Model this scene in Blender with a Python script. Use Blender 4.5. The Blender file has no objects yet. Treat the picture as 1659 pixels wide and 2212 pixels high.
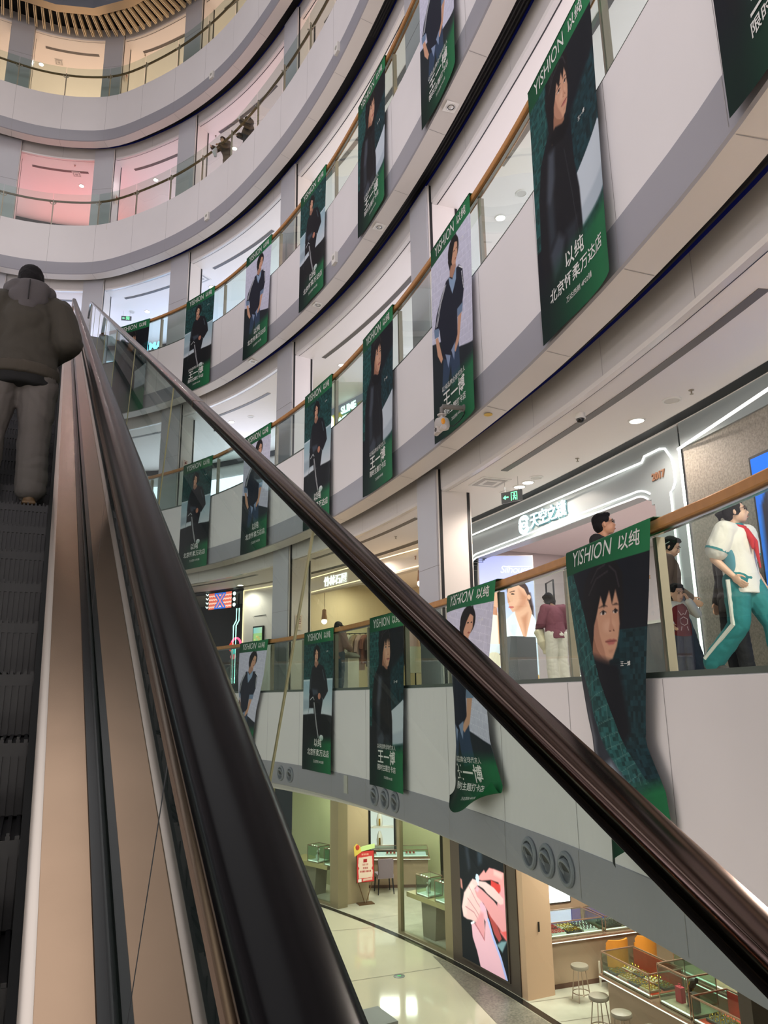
import bpy, math, random
import numpy as np
from mathutils import Vector, Matrix, noise
random.seed(7); RNG = np.random.default_rng(7)
SC = bpy.context.scene
COL = SC.collection
# ------------------------------------------------------------------ camera, world, exposure, large lights
FPX, PITCH, ROLL = 1612.6, 0.24038, -0.014836
cam_d = bpy.data.cameras.new('camera'); cam = bpy.data.objects.new('camera', cam_d); COL.objects.link(cam)
cam_d.sensor_fit = 'VERTICAL'; cam_d.sensor_height = 36.0; cam_d.lens = 36.0 * FPX / 2212.0
cam_d.clip_start = 0.05; cam_d.clip_end = 200
cam.matrix_world = Matrix.Rotation(math.pi / 2 + PITCH, 4, 'X') @ Matrix.Rotation(ROLL, 4, 'Z')
SC.camera = cam
SC.view_settings.view_transform = 'Standard'; SC.view_settings.look = 'None'
SC.view_settings.gamma = 1.0; SC.view_settings.use_curve_mapping = False
SC.view_settings.exposure = 0.06
SC.cycles.use_adaptive_sampling = True; SC.cycles.adaptive_threshold = .03; SC.cycles.max_bounces = 7; SC.cycles.diffuse_bounces = 3; SC.cycles.glossy_bounces = 4
SC.cycles.transparent_max_bounces = 12; SC.cycles.transmission_bounces = 4
SC.cycles.caustics_reflective = False; SC.cycles.caustics_refractive = False
SC.cycles.sample_clamp_indirect = 4.0; SC.cycles.blur_glossy = 1.0
W = bpy.data.worlds.new('world'); SC.world = W; W.use_nodes = True
W.node_tree.nodes['Background'].inputs[0].default_value = (0.9, 0.88, 0.9, 1)
W.node_tree.nodes['Background'].inputs[1].default_value = 0.05

def area(name, loc, size, power, color, rot=(0, 0, 0), sy=None, disk=False):
    l = bpy.data.lights.new(name, 'AREA'); l.energy = power; l.color = color
    l.shape = 'DISK' if disk else 'RECTANGLE'; l.size = size
    if not disk: l.size_y = sy or size
    o = bpy.data.objects.new(name, l); COL.objects.link(o); o.location = loc; o.rotation_euler = rot
    return o
def point(name, loc, power, color, r=.05, spot=None):
    l = bpy.data.lights.new(name, 'SPOT' if spot else 'POINT'); l.energy = power; l.color = color; l.shadow_soft_size = r
    if spot: l.spot_size = spot; l.spot_blend = .6
    o = bpy.data.objects.new(name, l); COL.objects.link(o); o.location = loc
    return o
area('atrium_fill_light', (-9, 6, 26.2), 20, 1450, (1, .985, .99), disk=True)  # added soft overhead fill, out of view above the void

# ------------------------------------------------------------------ plan of the atrium edge
_kn = np.array([-.55850536, -.48869219, -.44505896, -.40142573, -.34906585, -.29670597, -.2443461, -.17453292, -.08726646, 0, .10471976, .2268928, .34906585, .4712389, .62831853])
_kd = np.array([25.8119, 25.6607, 25.3482, 24.8248, 23.6253, 22.2432, 20.6498, 18.1579, 15.1003, 12.2445, 9.5792, 7.4324, 5.9494, 4.9176, 3.894])
def _herm(th):
    m = np.gradient(_kd, _kn); n = len(_kn)
    i = np.clip(np.searchsorted(_kn, th) - 1, 0, n - 2); h = _kn[i + 1] - _kn[i]; t = (th - _kn[i]) / h
    return (2*t**3-3*t*t+1)*_kd[i]+(t**3-2*t*t+t)*h*m[i]+(-2*t**3+3*t*t)*_kd[i+1]+(t**3-t*t)*h*m[i+1]
_th = np.radians(np.linspace(36, -32, 400)); _dd = _herm(_th)
_cv = np.stack([_dd * np.sin(_th), _dd * np.cos(_th)], 1)
_far = np.array([[-14.4, 21.6], [-16.5, 20.4], [-19, 18], [-21, 14.5], [-22, 10], [-21.5, 4], [-19.5, -2], [-15, -7.5], [-9, -11], [-3, -12.5], [1.5, -12.8], [4.4, -11.6], [5.4, -9.3], [4.9, -7], [3.6, -4.6], [2.6, -2.9]])
_cv = np.concatenate([[[2.32, -2], [2.32, 0], [2.33, 1.5], [2.33, 2.3]], _cv, _far, [[2.32, -2]]])
_s = np.concatenate([[0], np.cumsum(np.hypot(*np.diff(_cv, axis=0).T))]); SLEN = float(_s[-1])
_q = np.linspace(0, SLEN, 3600)
_CD = np.stack([np.interp(_q, _s, _cv[:, 0]), np.interp(_q, _s, _cv[:, 1])], 1)
_T = np.gradient(_CD, axis=0); _k = np.ones(121) / 121
_T = np.stack([np.convolve(np.concatenate([_T[-60:, j], _T[:, j], _T[:60, j]]), _k, 'valid') for j in (0, 1)], 1)
_T /= np.linalg.norm(_T, axis=1)[:, None]; _N = np.stack([_T[:, 1], -_T[:, 0]], 1)
def P(s, off=0., z=0.):
    s = s % SLEN; i = s / SLEN * 3599
    x = np.interp(i, range(3600), _CD[:, 0]) if False else None
    a = int(i); b = min(a + 1, 3599); f = i - a
    c = _CD[a] * (1 - f) + _CD[b] * f; n = _N[a] * (1 - f) + _N[b] * f
    return (c[0] + n[0] * off, c[1] + n[1] * off, z)
def NV(s): return _N[int((s % SLEN) / SLEN * 3599)]
def TV(s): return _T[int((s % SLEN) / SLEN * 3599)]
def yaw(s):            # local x = to the right seen from the void, y = away from the void
    t = TV(s); return math.atan2(-t[1], -t[0])
def frame(s, off, z, turn=0.): return Matrix.Translation(P(s, off, z)) @ Matrix.Rotation(yaw(s) + turn, 4, 'Z')
FT = {2: .087, 3: 5.352, 4: 10.703, 5: 16.07, 6: 21.42, 7: 26.77}
F1 = -5.25
# ------------------------------------------------------------------ materials
def lin(c): return tuple((x / 255 / 12.92 if x / 255 <= .04045 else ((x / 255 + .055) / 1.055) ** 2.4) for x in c[:3])
MATS = {}
def mat(name, c=(200, 200, 200), rough=.5, metal=0., spec=.5, em=None, es=0., noise_=None, bump=None, brushed=None, coat=0., sheen=0.):
    if name in MATS: return MATS[name]
    m = bpy.data.materials.new(name); m.use_nodes = True; nt = m.node_tree; b = nt.nodes['Principled BSDF']
    b.inputs['Base Color'].default_value = (*lin(c), 1); b.inputs['Roughness'].default_value = rough
    b.inputs['Metallic'].default_value = metal; b.inputs['Specular IOR Level'].default_value = spec
    b.inputs['Coat Weight'].default_value = coat
    if sheen: b.inputs['Sheen Weight'].default_value = sheen
    if em: b.inputs['Emission Color'].default_value = (*lin(em), 1); b.inputs['Emission Strength'].default_value = es
    tc = nt.nodes.new('ShaderNodeTexCoord')
    def tex(scale, detail=3, stretch=None):
        n = nt.nodes.new('ShaderNodeTexNoise'); n.inputs['Scale'].default_value = scale; n.inputs['Detail'].default_value = detail
        src = tc.outputs['Object']
        if stretch:
            mp = nt.nodes.new('ShaderNodeMapping'); mp.inputs['Scale'].default_value = stretch; nt.links.new(src, mp.inputs[0]); src = mp.outputs[0]
        nt.links.new(src, n.inputs['Vector']); return n
    if noise_:
        n = tex(noise_[0]); mx = nt.nodes.new('ShaderNodeMixRGB'); mx.blend_type = 'MULTIPLY'; mx.inputs[0].default_value = noise_[1]
        mx.inputs[1].default_value = (*lin(c), 1); r = nt.nodes.new('ShaderNodeMapRange'); r.inputs[1].default_value = .3; r.inputs[2].default_value = .7; r.inputs[3].default_value = .4; r.inputs[4].default_value = 1.4
        nt.links.new(n.outputs[0], r.inputs[0]); nt.links.new(r.outputs[0], mx.inputs[2]); nt.links.new(mx.outputs[0], b.inputs['Base Color'])
    if bump:
        n = tex(bump[0], 4); bp = nt.nodes.new('ShaderNodeBump'); bp.inputs['Strength'].default_value = bump[1]; bp.inputs['Distance'].default_value = bump[2] if len(bump) > 2 else .01
        nt.links.new(n.outputs[0], bp.inputs['Height']); nt.links.new(bp.outputs[0], b.inputs['Normal'])
    if brushed:
        n = tex(brushed[0], 2, brushed[1]); bp = nt.nodes.new('ShaderNodeBump'); bp.inputs['Strength'].default_value = brushed[2]; bp.inputs['Distance'].default_value = .002
        nt.links.new(n.outputs[0], bp.inputs['Height']); nt.links.new(bp.outputs[0], b.inputs['Normal'])
        r = nt.nodes.new('ShaderNodeMapRange'); r.inputs[3].default_value = max(rough - .1, .03); r.inputs[4].default_value = rough + .1
        nt.links.new(n.outputs[0], r.inputs[0]); nt.links.new(r.outputs[0], b.inputs['Roughness'])
    MATS[name] = m; return m
def glass(name, tint=(225, 240, 234), ior=1.5, refl=1.0):
    if name in MATS: return MATS[name]
    m = bpy.data.materials.new(name); m.use_nodes = True; nt = m.node_tree; nt.nodes.clear()
    o = nt.nodes.new('ShaderNodeOutputMaterial'); t = nt.nodes.new('ShaderNodeBsdfTransparent'); g = nt.nodes.new('ShaderNodeBsdfGlossy')
    t.inputs[0].default_value = (*lin(tint), 1); g.inputs['Roughness'].default_value = .015; g.inputs['Color'].default_value = (refl, refl, refl, 1)
    f = nt.nodes.new('ShaderNodeFresnel'); f.inputs['IOR'].default_value = ior; ge = nt.nodes.new('ShaderNodeNewGeometry'); mr = nt.nodes.new('ShaderNodeMapRange')
    mr.inputs[3].default_value = ior; mr.inputs[4].default_value = 1 / ior; nt.links.new(ge.outputs['Backfacing'], mr.inputs[0]); nt.links.new(mr.outputs[0], f.inputs['IOR']); mx = nt.nodes.new('ShaderNodeMixShader')
    nt.links.new(f.outputs[0], mx.inputs[0]); nt.links.new(t.outputs[0], mx.inputs[1]); nt.links.new(g.outputs[0], mx.inputs[2]); nt.links.new(mx.outputs[0], o.inputs[0])
    MATS[name] = m; return m
def print_mat(name, em=0., rough=.6):
    if name in MATS: return MATS[name]
    m = mat(name, rough=rough, spec=.12); nt = m.node_tree; b = nt.nodes['Principled BSDF']
    a = nt.nodes.new('ShaderNodeVertexColor'); a.layer_name = 'ink'; nt.links.new(a.outputs[0], b.inputs['Base Color'])
    if em: nt.links.new(a.outputs[0], b.inputs['Emission Color']); b.inputs['Emission Strength'].default_value = em; b.inputs['Base Color'].default_value = (0, 0, 0, 1)
    return m
def emis(name, c, s): return mat(name, (c[0] // 4, c[1] // 4, c[2] // 4), em=c, es=s)
M_WHITE = mat('white_panel', (221, 217, 218), .42, noise_=(.6, .06))
M_BAND = mat('grey_band', (150, 149, 157), .38, spec=.6)
M_SOFFIT = mat('soffit_metal', (208, 202, 198), .3, metal=.0, bump=(1.2, .05))
M_BULK = mat('bulkhead_metal', (214, 210, 208), .25, metal=.1, bump=(1.5, .06))
M_DARK = mat('dark_gap', (14, 15, 20), .7)
M_BLUE = mat('blue_led', (10, 20, 90), .5, em=(10, 26, 120), es=.07)
M_CEIL = mat('white_ceiling', (238, 232, 228), .6)
M_TILE = mat('corridor_tile', (205, 198, 188), .2, noise_=(.8, .1))
M_SEAM = mat('seam_grey', (150, 146, 146), .6)
M_OAK = mat('oak_rail', (176, 124, 70), .4, brushed=(8, (1, 1, 12), .1), noise_=(9, .2))
M_BRONZE = mat('bronze_rail', (120, 98, 70), .38, metal=.5)
M_POST = mat('post_steel', (164, 152, 136), .35, metal=.25)
M_STEEL = mat('stainless', (190, 188, 186), .22, metal=1)
M_PANE = glass('balcony_glass', (222, 236, 230))
M_COLG = mat('column_grey', (186, 186, 192), .35, noise_=(.7, .06))
M_COLW = mat('column_white', (226, 218, 212), .4)
M_BLACK = mat('black_trim', (16, 16, 18), .4)
M_LAMP = emis('lamp_glow', (255, 244, 228), 10)
M_LED = emis('led_white', (255, 252, 240), 7)
M_LEDW = emis('led_warm', (255, 222, 170), 2.6)
M_WPLASTIC = mat('white_plastic', (225, 222, 216), .4)
# ------------------------------------------------------------------ mesh helpers
class MB:
    def __init__(s): s.v = []; s.f = []; s.m = []
    def add(s, vs, fs, mi=0, M=None):
        n = len(s.v); s.v.extend([tuple(M @ Vector(p)) for p in vs] if M is not None else [tuple(p) for p in vs])
        s.f.extend([tuple(i + n for i in f) for f in fs]); s.m.extend([mi] * len(fs)); return s
    def box(s, c, d, mi=0, M=None):
        x, y, z = c; a, b, e = d[0] / 2, d[1] / 2, d[2] / 2
        vs = [(x+i*a, y+j*b, z+k*e) for i in (-1, 1) for j in (-1, 1) for k in (-1, 1)]
        return s.add(vs, [(0,1,3,2),(4,6,7,5),(0,4,5,1),(2,3,7,6),(0,2,6,4),(1,5,7,3)], mi, M)
    def prism(s, pts, y0, y1, mi=0, M=None, ax='y'):      # outline in (x, z), depth along y
        n = len(pts); r = (lambda x, y, z: (x, y, z)) if ax == 'y' else (lambda x, y, z: (x, z, y))
        vs = [r(x, y0, z) for x, z in pts] + [r(x, y1, z) for x, z in pts]
        fs = [tuple(range(n)), tuple(range(2 * n - 1, n - 1, -1))] + [(i, i + n, (i + 1) % n + n, (i + 1) % n) for i in range(n)]
        return s.add(vs, fs, mi, M)
    def lathe(s, prof, n=20, mi=0, M=None):
        vs = []; fs = []
        for r, z in prof: vs += [(r * math.cos(2*math.pi*k/n), r * math.sin(2*math.pi*k/n), z) for k in range(n)]
        for i in range(len(prof) - 1):
            for k in range(n): fs.append((i*n+k, i*n+(k+1) % n, (i+1)*n+(k+1) % n, (i+1)*n+k))
        fs.append(tuple(range(n - 1, -1, -1))); fs.append(tuple((len(prof)-1)*n + k for k in range(n)))
        return s.add(vs, fs, mi, M)
    def tube(s, path, r, n=10, mi=0, M=None, closed=False, taper=None):
        p = [Vector(q) for q in path]; vs = []; fs = []; L = len(p)
        for i in range(L):
            d = (p[(i+1) % L] - p[i-1]) if closed else (p[min(i+1, L-1)] - p[max(i-1, 0)])
            d.normalize(); u = d.cross(Vector((0, 0, 1)))
            if u.length < .05: u = d.cross(Vector((1, 0, 0)))
            u.normalize(); w = u.cross(d); rr = r if taper is None else taper[i]
            vs += [tuple(p[i] + (u * math.cos(2*math.pi*k/n) + w * math.sin(2*math.pi*k/n)) * rr) for k in range(n)]
        for i in range(L if closed else L - 1):
            j = (i + 1) % L
            for k in range(n): fs.append((i*n+k, i*n+(k+1) % n, j*n+(k+1) % n, j*n+k))
        if not closed: fs.append(tuple(range(n))); fs.append(tuple((L-1)*n + n - 1 - k for k in range(n)))
        return s.add(vs, fs, mi, M)
    def ell(s, c, r, mi=0, M=None, n=14, m=9):
        vs = []; fs = []
        for i in range(m + 1):
            a = math.pi * i / m
            vs += [(c[0]+r[0]*math.sin(a)*math.cos(2*math.pi*k/n), c[1]+r[1]*math.sin(a)*math.sin(2*math.pi*k/n), c[2]+r[2]*math.cos(a)) for k in range(n)]
        for i in range(m):
            for k in range(n): fs.append((i*n+k, (i+1)*n+k, (i+1)*n+(k+1) % n, i*n+(k+1) % n))
        return s.add(vs, fs, mi, M)
    def mesh(s, name, mats, smooth=35):
        me = bpy.data.meshes.new(name); me.from_pydata(s.v, [], s.f)
        for m in mats: me.materials.append(m)
        me.polygons.foreach_set('material_index', s.m)
        if smooth:
            me.shade_smooth(); me.update(); me.set_sharp_from_angle(angle=math.radians(smooth))
        me.update(); return me
    def build(s, name, mats, parent=None, smooth=35, M=None):
        return link(name, s.mesh(name, mats if isinstance(mats, (list, tuple)) else [mats], smooth), parent, M)
def link(name, data, parent=None, M=None):
    o = bpy.data.objects.new(name, data); COL.objects.link(o)
    if parent: o.parent = parent
    if M is not None: o.matrix_basis = M
    return o
def tag(o, label, cat, group=None):
    o['label'] = label; o['category'] = cat
    if group: o['group'] = group
    return o
def thing(name, label, cat, M=None, group=None):
    o = link(name, None, None, M); o.empty_display_size = .1
    return tag(o, label, cat, group)
def struct(o): o['kind'] = 'structure'; return o
def copy_tree(o, parent=None):
    c = o.copy(); COL.objects.link(c)
    if parent: c.parent = parent
    for ch in list(o.children): copy_tree(ch, c)
    return c
def srange(a, b, d): n = max(1, int(round((b - a) / d))); return [a + (b - a) * i / n for i in range(n + 1)]
def sweep(mb, prof, s0, s1, mi=0, ds=.4, closed=False, caps=False):
    ss = srange(s0, s1, ds); n = len(prof); vs = []; fs = []
    for s in ss: vs += [P(s, o, z) for o, z in prof]
    for i in range(len(ss) - 1):
        for k in range(n if closed else n - 1): fs.append((i*n+k, i*n+(k+1) % n, (i+1)*n+(k+1) % n, (i+1)*n+k))
    if caps: fs.append(tuple(range(n-1, -1, -1))); fs.append(tuple((len(ss)-1)*n + k for k in range(n)))
    return mb.add(vs, fs, mi)
TXT = {}
def text_mesh(body, size, depth=0., bold=0., align='CENTER', shear=0., space=1.):
    key = (body, size, depth, bold, align, shear, space)
    if key not in TXT:
        cu = bpy.data.curves.new('lettering', 'FONT'); cu.body = body; cu.size = size; cu.extrude = depth; cu.offset = bold
        cu.align_x = align; cu.align_y = 'CENTER'; cu.shear = shear; cu.space_character = space; cu.resolution_u = 3
        o = bpy.data.objects.new('lettering', cu); COL.objects.link(o)
        dg = bpy.context.evaluated_depsgraph_get(); dg.update()
        me = bpy.data.meshes.new_from_object(o.evaluated_get(dg)); bpy.data.objects.remove(o); bpy.data.curves.remove(cu)
        TXT[key] = ([tuple(v.co) for v in me.vertices], [tuple(p.vertices) for p in me.polygons]); bpy.data.meshes.remove(me)
    return TXT[key]
STAND = Matrix.Rotation(math.pi / 2, 4, 'X')      # a flat text stood up: faces -y
def put_text(mb, body, size, M, mi=0, **k): v, f = text_mesh(body, size, **k); mb.add(v, f, mi, M @ STAND); return mb
# ------------------------------------------------------------------ painted prints (vertex-colour ink on a fine grid)
class Ink:
    def __init__(s, nx, ny, asp, bg=(0, 0, 0)):
        s.nx, s.ny = nx, ny; s.u, s.v = np.meshgrid(np.linspace(0, 1, nx), np.linspace(0, 1, ny)); s.asp = asp   # asp = height / width
        s.c = np.zeros((ny, nx, 3)); s.c[:] = bg
    def mix(s, a, col): col = np.asarray(col, float); s.c = s.c * (1 - a[..., None]) + a[..., None] * col; return s
    def poly(s, pts, col, soft=.004):
        p = np.array(pts, float); x, y = s.u, s.v * s.asp; px, py = p[:, 0], p[:, 1] * s.asp
        ins = np.zeros(x.shape, bool); d = np.full(x.shape, 9.)
        for i in range(len(p)):
            x0, y0, x1, y1 = px[i-1], py[i-1], px[i], py[i]
            cr = ((y0 > y) != (y1 > y)) & (x < (x1 - x0) * (y - y0) / (y1 - y0 + 1e-12) + x0); ins ^= cr
            L = (x1-x0)**2 + (y1-y0)**2 + 1e-12; t = np.clip(((x-x0)*(x1-x0)+(y-y0)*(y1-y0))/L, 0, 1)
            d = np.minimum(d, np.hypot(x-x0-t*(x1-x0), y-y0-t*(y1-y0)))
        return s.mix(np.clip(.5 + np.where(ins, d, -d) / (2 * soft), 0, 1), col)
    def ell(s, c, r, col, rot=0., soft=.05):
        x = s.u - c[0]; y = (s.v - c[1]) * s.asp; a = math.radians(rot)
        X = (x*math.cos(a)+y*math.sin(a)) / r[0]; Y = (-x*math.sin(a)+y*math.cos(a)) / (r[1])
        return s.mix(np.clip((1 - np.hypot(X, Y)) / soft + .5, 0, 1), col)
    def line(s, pts, w, col):
        x, y = s.u, s.v * s.asp; d = np.full(x.shape, 9.)
        for (x0, y0), (x1, y1) in zip(pts[:-1], pts[1:]):
            y0 *= s.asp; y1 *= s.asp; L = (x1-x0)**2 + (y1-y0)**2 + 1e-12; t = np.clip(((x-x0)*(x1-x0)+(y-y0)*(y1-y0))/L, 0, 1)
            d = np.minimum(d, np.hypot(x-x0-t*(x1-x0), y-y0-t*(y1-y0)))
        return s.mix(np.clip((w - d) / .004 + .5, 0, 1), col)
    def grad(s, mask, a, b, t): s.c = np.where(mask[..., None], np.asarray(a, float) * (1 - t[..., None]) + np.asarray(b, float) * t[..., None], s.c); return s
    def noise(s, mask, amp, k=6):
        g = RNG.random((max(2, s.ny // k) + 2, max(2, s.nx // k) + 2)); yi = np.linspace(0, g.shape[0]-1.01, s.ny); xi = np.linspace(0, g.shape[1]-1.01, s.nx)
        a = g[np.ix_(yi.astype(int), xi.astype(int))]; s.c = np.where(mask[..., None], s.c * (1 + amp * (a[..., None] - .5)), s.c); return s
    def mesh(s, name, surf, mats):     # surf(u, v) -> x, y, z arrays
        x, y, z = surf(s.u, s.v); nx, ny = s.nx, s.ny
        me = bpy.data.meshes.new(name); me.vertices.add(nx * ny)
        me.vertices.foreach_set('co', np.stack([x, y, z], -1).astype(np.float32).ravel())
        i = np.arange((nx-1)*(ny-1)); r, c = i // (nx-1), i % (nx-1); a = r * nx + c
        q = np.stack([a, a + nx, a + nx + 1, a + 1], 1).astype(np.int32)
        me.loops.add(len(i) * 4); me.polygons.add(len(i)); me.loops.foreach_set('vertex_index', q.ravel())
        me.polygons.foreach_set('loop_start', (i * 4).astype(np.int32)); me.update(calc_edges=True)
        ca = me.color_attributes.new('ink', 'FLOAT_COLOR', 'POINT')
        l = np.clip(s.c, 0, 255) / 255; l = np.where(l <= .04045, l / 12.92, ((l + .055) / 1.055) ** 2.4)
        ca.data.foreach_set('color', np.concatenate([l, np.ones((ny, nx, 1))], -1).astype(np.float32).ravel())
        for m in (mats if isinstance(mats, (list, tuple)) else [mats]): me.materials.append(m)
        me.shade_smooth(); me.update(); return me
def flat(w, h): return lambda u, v: ((u - .5) * w, u * 0, (.5 - v) * h)
# ================================================================== the setting: five gallery levels round the void
POSTS = [7.65 + 1.57 * i for i in range(-3, 18)]
COLS = [(14.12, .76), (20.82, .8), (26.4, .85), (29.85, .75), (32.85, .8), (36.2, .8), (44, .8), (52, .8), (60, .8), (68, .8)]
def level(k):
    T = FT[k]; top = k == 7
    if not top: lower_edge(T)
    inner_edge(k, T)
def lower_edge(T):
    mb = MB(); sweep(mb, [(.02, T - .25), (.02, T), (8.5, T), (8.5, T - .25)], 0, SLEN, 0, .8); struct(mb.build('floor', [M_TILE]))
    mb = MB(); sweep(mb, [(.03, T + .012), (0, T), (0, T - 1.44)], 0, SLEN)
    for s in POSTS: mb.add([P(s - .004, -.0015, T), P(s + .004, -.0015, T), P(s + .004, -.0015, T - 1.44), P(s - .004, -.0015, T - 1.44)], [(0, 1, 2, 3)], 1)
    struct(mb.build('balcony_wall', [M_WHITE, M_SEAM]))
    mb = MB(); sweep(mb, [(.02, T - 1.43), (-.012, T - 1.445), (-.012, T - 1.84), (-.004, T - 1.875), (.02, T - 1.89)], 0, SLEN)
    for s in POSTS: mb.add([P(s - .004, -.0145, T - 1.45), P(s + .004, -.0145, T - 1.45), P(s + .004, -.0145, T - 1.84), P(s - .004, -.0145, T - 1.84)], [(0, 1, 2, 3)], 1)
    struct(mb.build('band_trim', [M_BAND, M_SEAM]))
    mb = MB(); sweep(mb, [(.02, T - 1.89), (.31, T - 1.93), (.31, T - 1.72)], 0, SLEN)
    for s in POSTS: mb.add([P(s - .004, .03, T - 1.895), P(s + .004, .03, T - 1.895), P(s + .004, .30, T - 1.932), P(s - .004, .30, T - 1.932)], [(0, 1, 2, 3)], 1)
    struct(mb.build('soffit_trim', [M_SOFFIT, M_SEAM], smooth=20))
    mb = MB(); sweep(mb, [(.31, T - 1.62), (.66, T - 1.62)], 0, SLEN); sweep(mb, [(.64, T - 1.625), (.655, T - 1.67)], 0, SLEN, 1)
    for j in range(5): sweep(mb, [(.34 + .055 * j, T - 1.70), (.36 + .055 * j, T - 1.70)], 0, 16, 2)
    struct(mb.build('recess_ceiling', [M_DARK, M_BLUE, M_BLACK], smooth=0))
def inner_edge(k, T):
    mb = MB(); sweep(mb, [(.66, T - 1.66), (.66, T - 2.11), (.68, T - 2.15), (.76, T - 2.15), (.76, T - 1.7)], 0, SLEN)
    sweep(mb, [(.76, T - 2.135), (.79, T - 2.135)], 0, SLEN, 2)
    for s in POSTS: mb.add([P(s - .004, .6585, T - 1.67), P(s + .004, .6585, T - 1.67), P(s + .004, .6585, T - 2.11), P(s - .004, .6585, T - 2.11)], [(0, 1, 2, 3)], 1)
    struct(mb.build('bulkhead_beam', [M_BULK, M_SEAM, M_BLACK], smooth=20))
    mb = MB(); sweep(mb, [(.76, T - 2.13), (8.5, T - 2.13)], 0, SLEN, 0, .8)
    # linear air slots, one per bay
    so = 1.12 if k == 3 else 1.38
    bays = [(4.0, 6.2), (7.4, 12.5), (15.6, 20.2), (22.9, 25.7), (27.4, 29.2), (30.6, 32.2)]
    for a, b in bays:
        sweep(mb, [(so - .055, T - 2.131), (so - .055, T - 2.137), (so + .055, T - 2.137), (so + .055, T - 2.131)], a, b, 1, .3, caps=True)
    struct(mb.build('ceiling', [M_CEIL, mat('slot_grey', (96, 92, 90), .5)], smooth=0))
for k in (2, 3, 4, 5, 6, 7): level(k)
for k in (2, 3, 4, 5, 6):
    T = FT[k]; zt = FT[k + 1] - 2.13
    for s, w in COLS:
        M = frame(s, .6, T)
        h = FT[k + 1] - 1.78 - T
        mb = MB(); mb.box((0, .30, h / 2), (w, .6, h), 1)
        mb.box((-.01, -.012, h / 2), (w - .03, .03, h), 0)                          # grey cladding panel on the void side
        for x in (-1, 1):
            for y in (.045, .555): mb.box((x * (w / 2 + .002), y, h / 2), (.01, .05, h), 2)
        mb.box((0, -.015, 1.9), (w - .03, .034, .006), 3)
        struct(mb.build('column', [M_COLG, M_COLW, M_BLACK, M_SEAM], M=M, smooth=0))
# shop fronts on the upper galleries: lit glazing between white piers
BAYL = {3: [(3, 13.4, (246, 240, 255), 3.2), (14.6, 20.2, (236, 238, 255), 3.0), (24.4, 34, (225, 234, 255), 3.0)],
        4: [(3, 13.4, (255, 236, 215), 3.2), (14.8, 20.2, (250, 246, 255), 3.0), (21.6, 26, (228, 238, 255), 3.0), (27, 29.6, (190, 214, 255), 3.2), (30.2, 32.6, (200, 220, 255), 3.0), (33.2, 36, (255, 186, 130), 2.6)],
        5: [(3, 13.4, (255, 226, 205), 2.6), (14.8, 20.2, (255, 222, 212), 2.4), (21.6, 26, (244, 218, 238), 1.9), (27, 29.5, (226, 218, 246), 1.8), (30.2, 32.5, (255, 150, 152), 2.0), (33.2, 36, (226, 214, 232), 1.5)],
6: [(3, 13.4, (255, 226, 198), 1.7), (14.8, 20.2, (255, 226, 198), 1.7), (21.6, 26, (255, 224, 194), 1.8), (27, 29.5, (255, 222, 192), 1.9), (30.2, 32.5, (255, 220, 188), 2.0), (33.2, 36, (255, 222, 192), 1.8)]}
for k, bl in BAYL.items():
    T = FT[k]; o_ = 4.9
    mb = MB(); sweep(mb, [(o_ + .05, T), (o_ + .05, T + 3.25)], 0, SLEN, 0, .6); struct(mb.build('wall_shopfront', [M_WHITE]))
    for a, b, c, e in bl:
        mb = MB(); sweep(mb, [(o_, T + .25), (o_, T + 2.55)], a, b, 0, .6)
        struct(mb.build('window_1', [emis('shop_glow_%d_%d' % (k, int(a)), c, e * (1.3 if k < 5 else 1.55))], smooth=0))
    mb = MB(); sweep(mb, [(o_ - .03, T + 3.0), (o_ - .03, T + 3.2)], 0, SLEN, 0, .6); struct(mb.build('trim_1', [M_BLACK], smooth=0))
# glowing bands behind the viewer and opposite, added unseen to light fascias and metal
for k, g_ in ((1, 4.2), (2, 5.0), (3, 4.0), (4, 1.8), (5, 1.0)):
    T = FT.get(k, F1); mb = MB(); sweep(mb, [(4.0, T + .3), (4.0, T + 2.6)], 40, SLEN - 4, 0, 1.2)
    struct(mb.build('unseen_glow_band', [emis('far_glow_%d' % k, (255, 246, 240) if k < 3 else (246, 242, 255), g_)], smooth=0))
# roof of the void: ring of paired fins round a grey oculus drum
mb = MB(); sweep(mb, [(.8, 25.2), (-.5, 25.2)], 0, SLEN, 0, .8); struct(mb.build('roof_slab', [M_DARK], smooth=0))
M_FIN = mat('pale_fin', (235, 214, 178), .4); mb = MB()
s = 20.0
while s < 37:
    for d in (0, .055):
        a, b = P(s + d, .5, 0), P(s + d, -.45, 0); t = TV(s); h_ = .012
        vs = []
        for q in (a, b):
            for e in (-h_, h_): vs += [(q[0] + t[0] * e, q[1] + t[1] * e, 24.62), (q[0] + t[0] * e, q[1] + t[1] * e, 24.80)]
        mb.add(vs, [(0, 1, 3, 2), (4, 6, 7, 5), (0, 4, 5, 1), (2, 3, 7, 6), (0, 2, 6, 4), (1, 5, 7, 3)])
    s += .27
FIN = mb.build('baffle_ceiling', [M_FIN], smooth=0); struct(FIN)
mb = MB(); sweep(mb, [(-.45, 25.2), (-.45, 24.60), (-.8, 24.57)], 0, SLEN, 0, 1.57); sweep(mb, [(-.8, 24.57), (-.82, 25.7), (-1.2, 27.5)], 0, SLEN, 1, 1.57)
struct(mb.build('oculus_ceiling', [mat('oculus_lip', (190, 168, 138), .35, metal=.3), mat('oculus_grey', (120, 124, 134), .4)], smooth=0))
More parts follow.
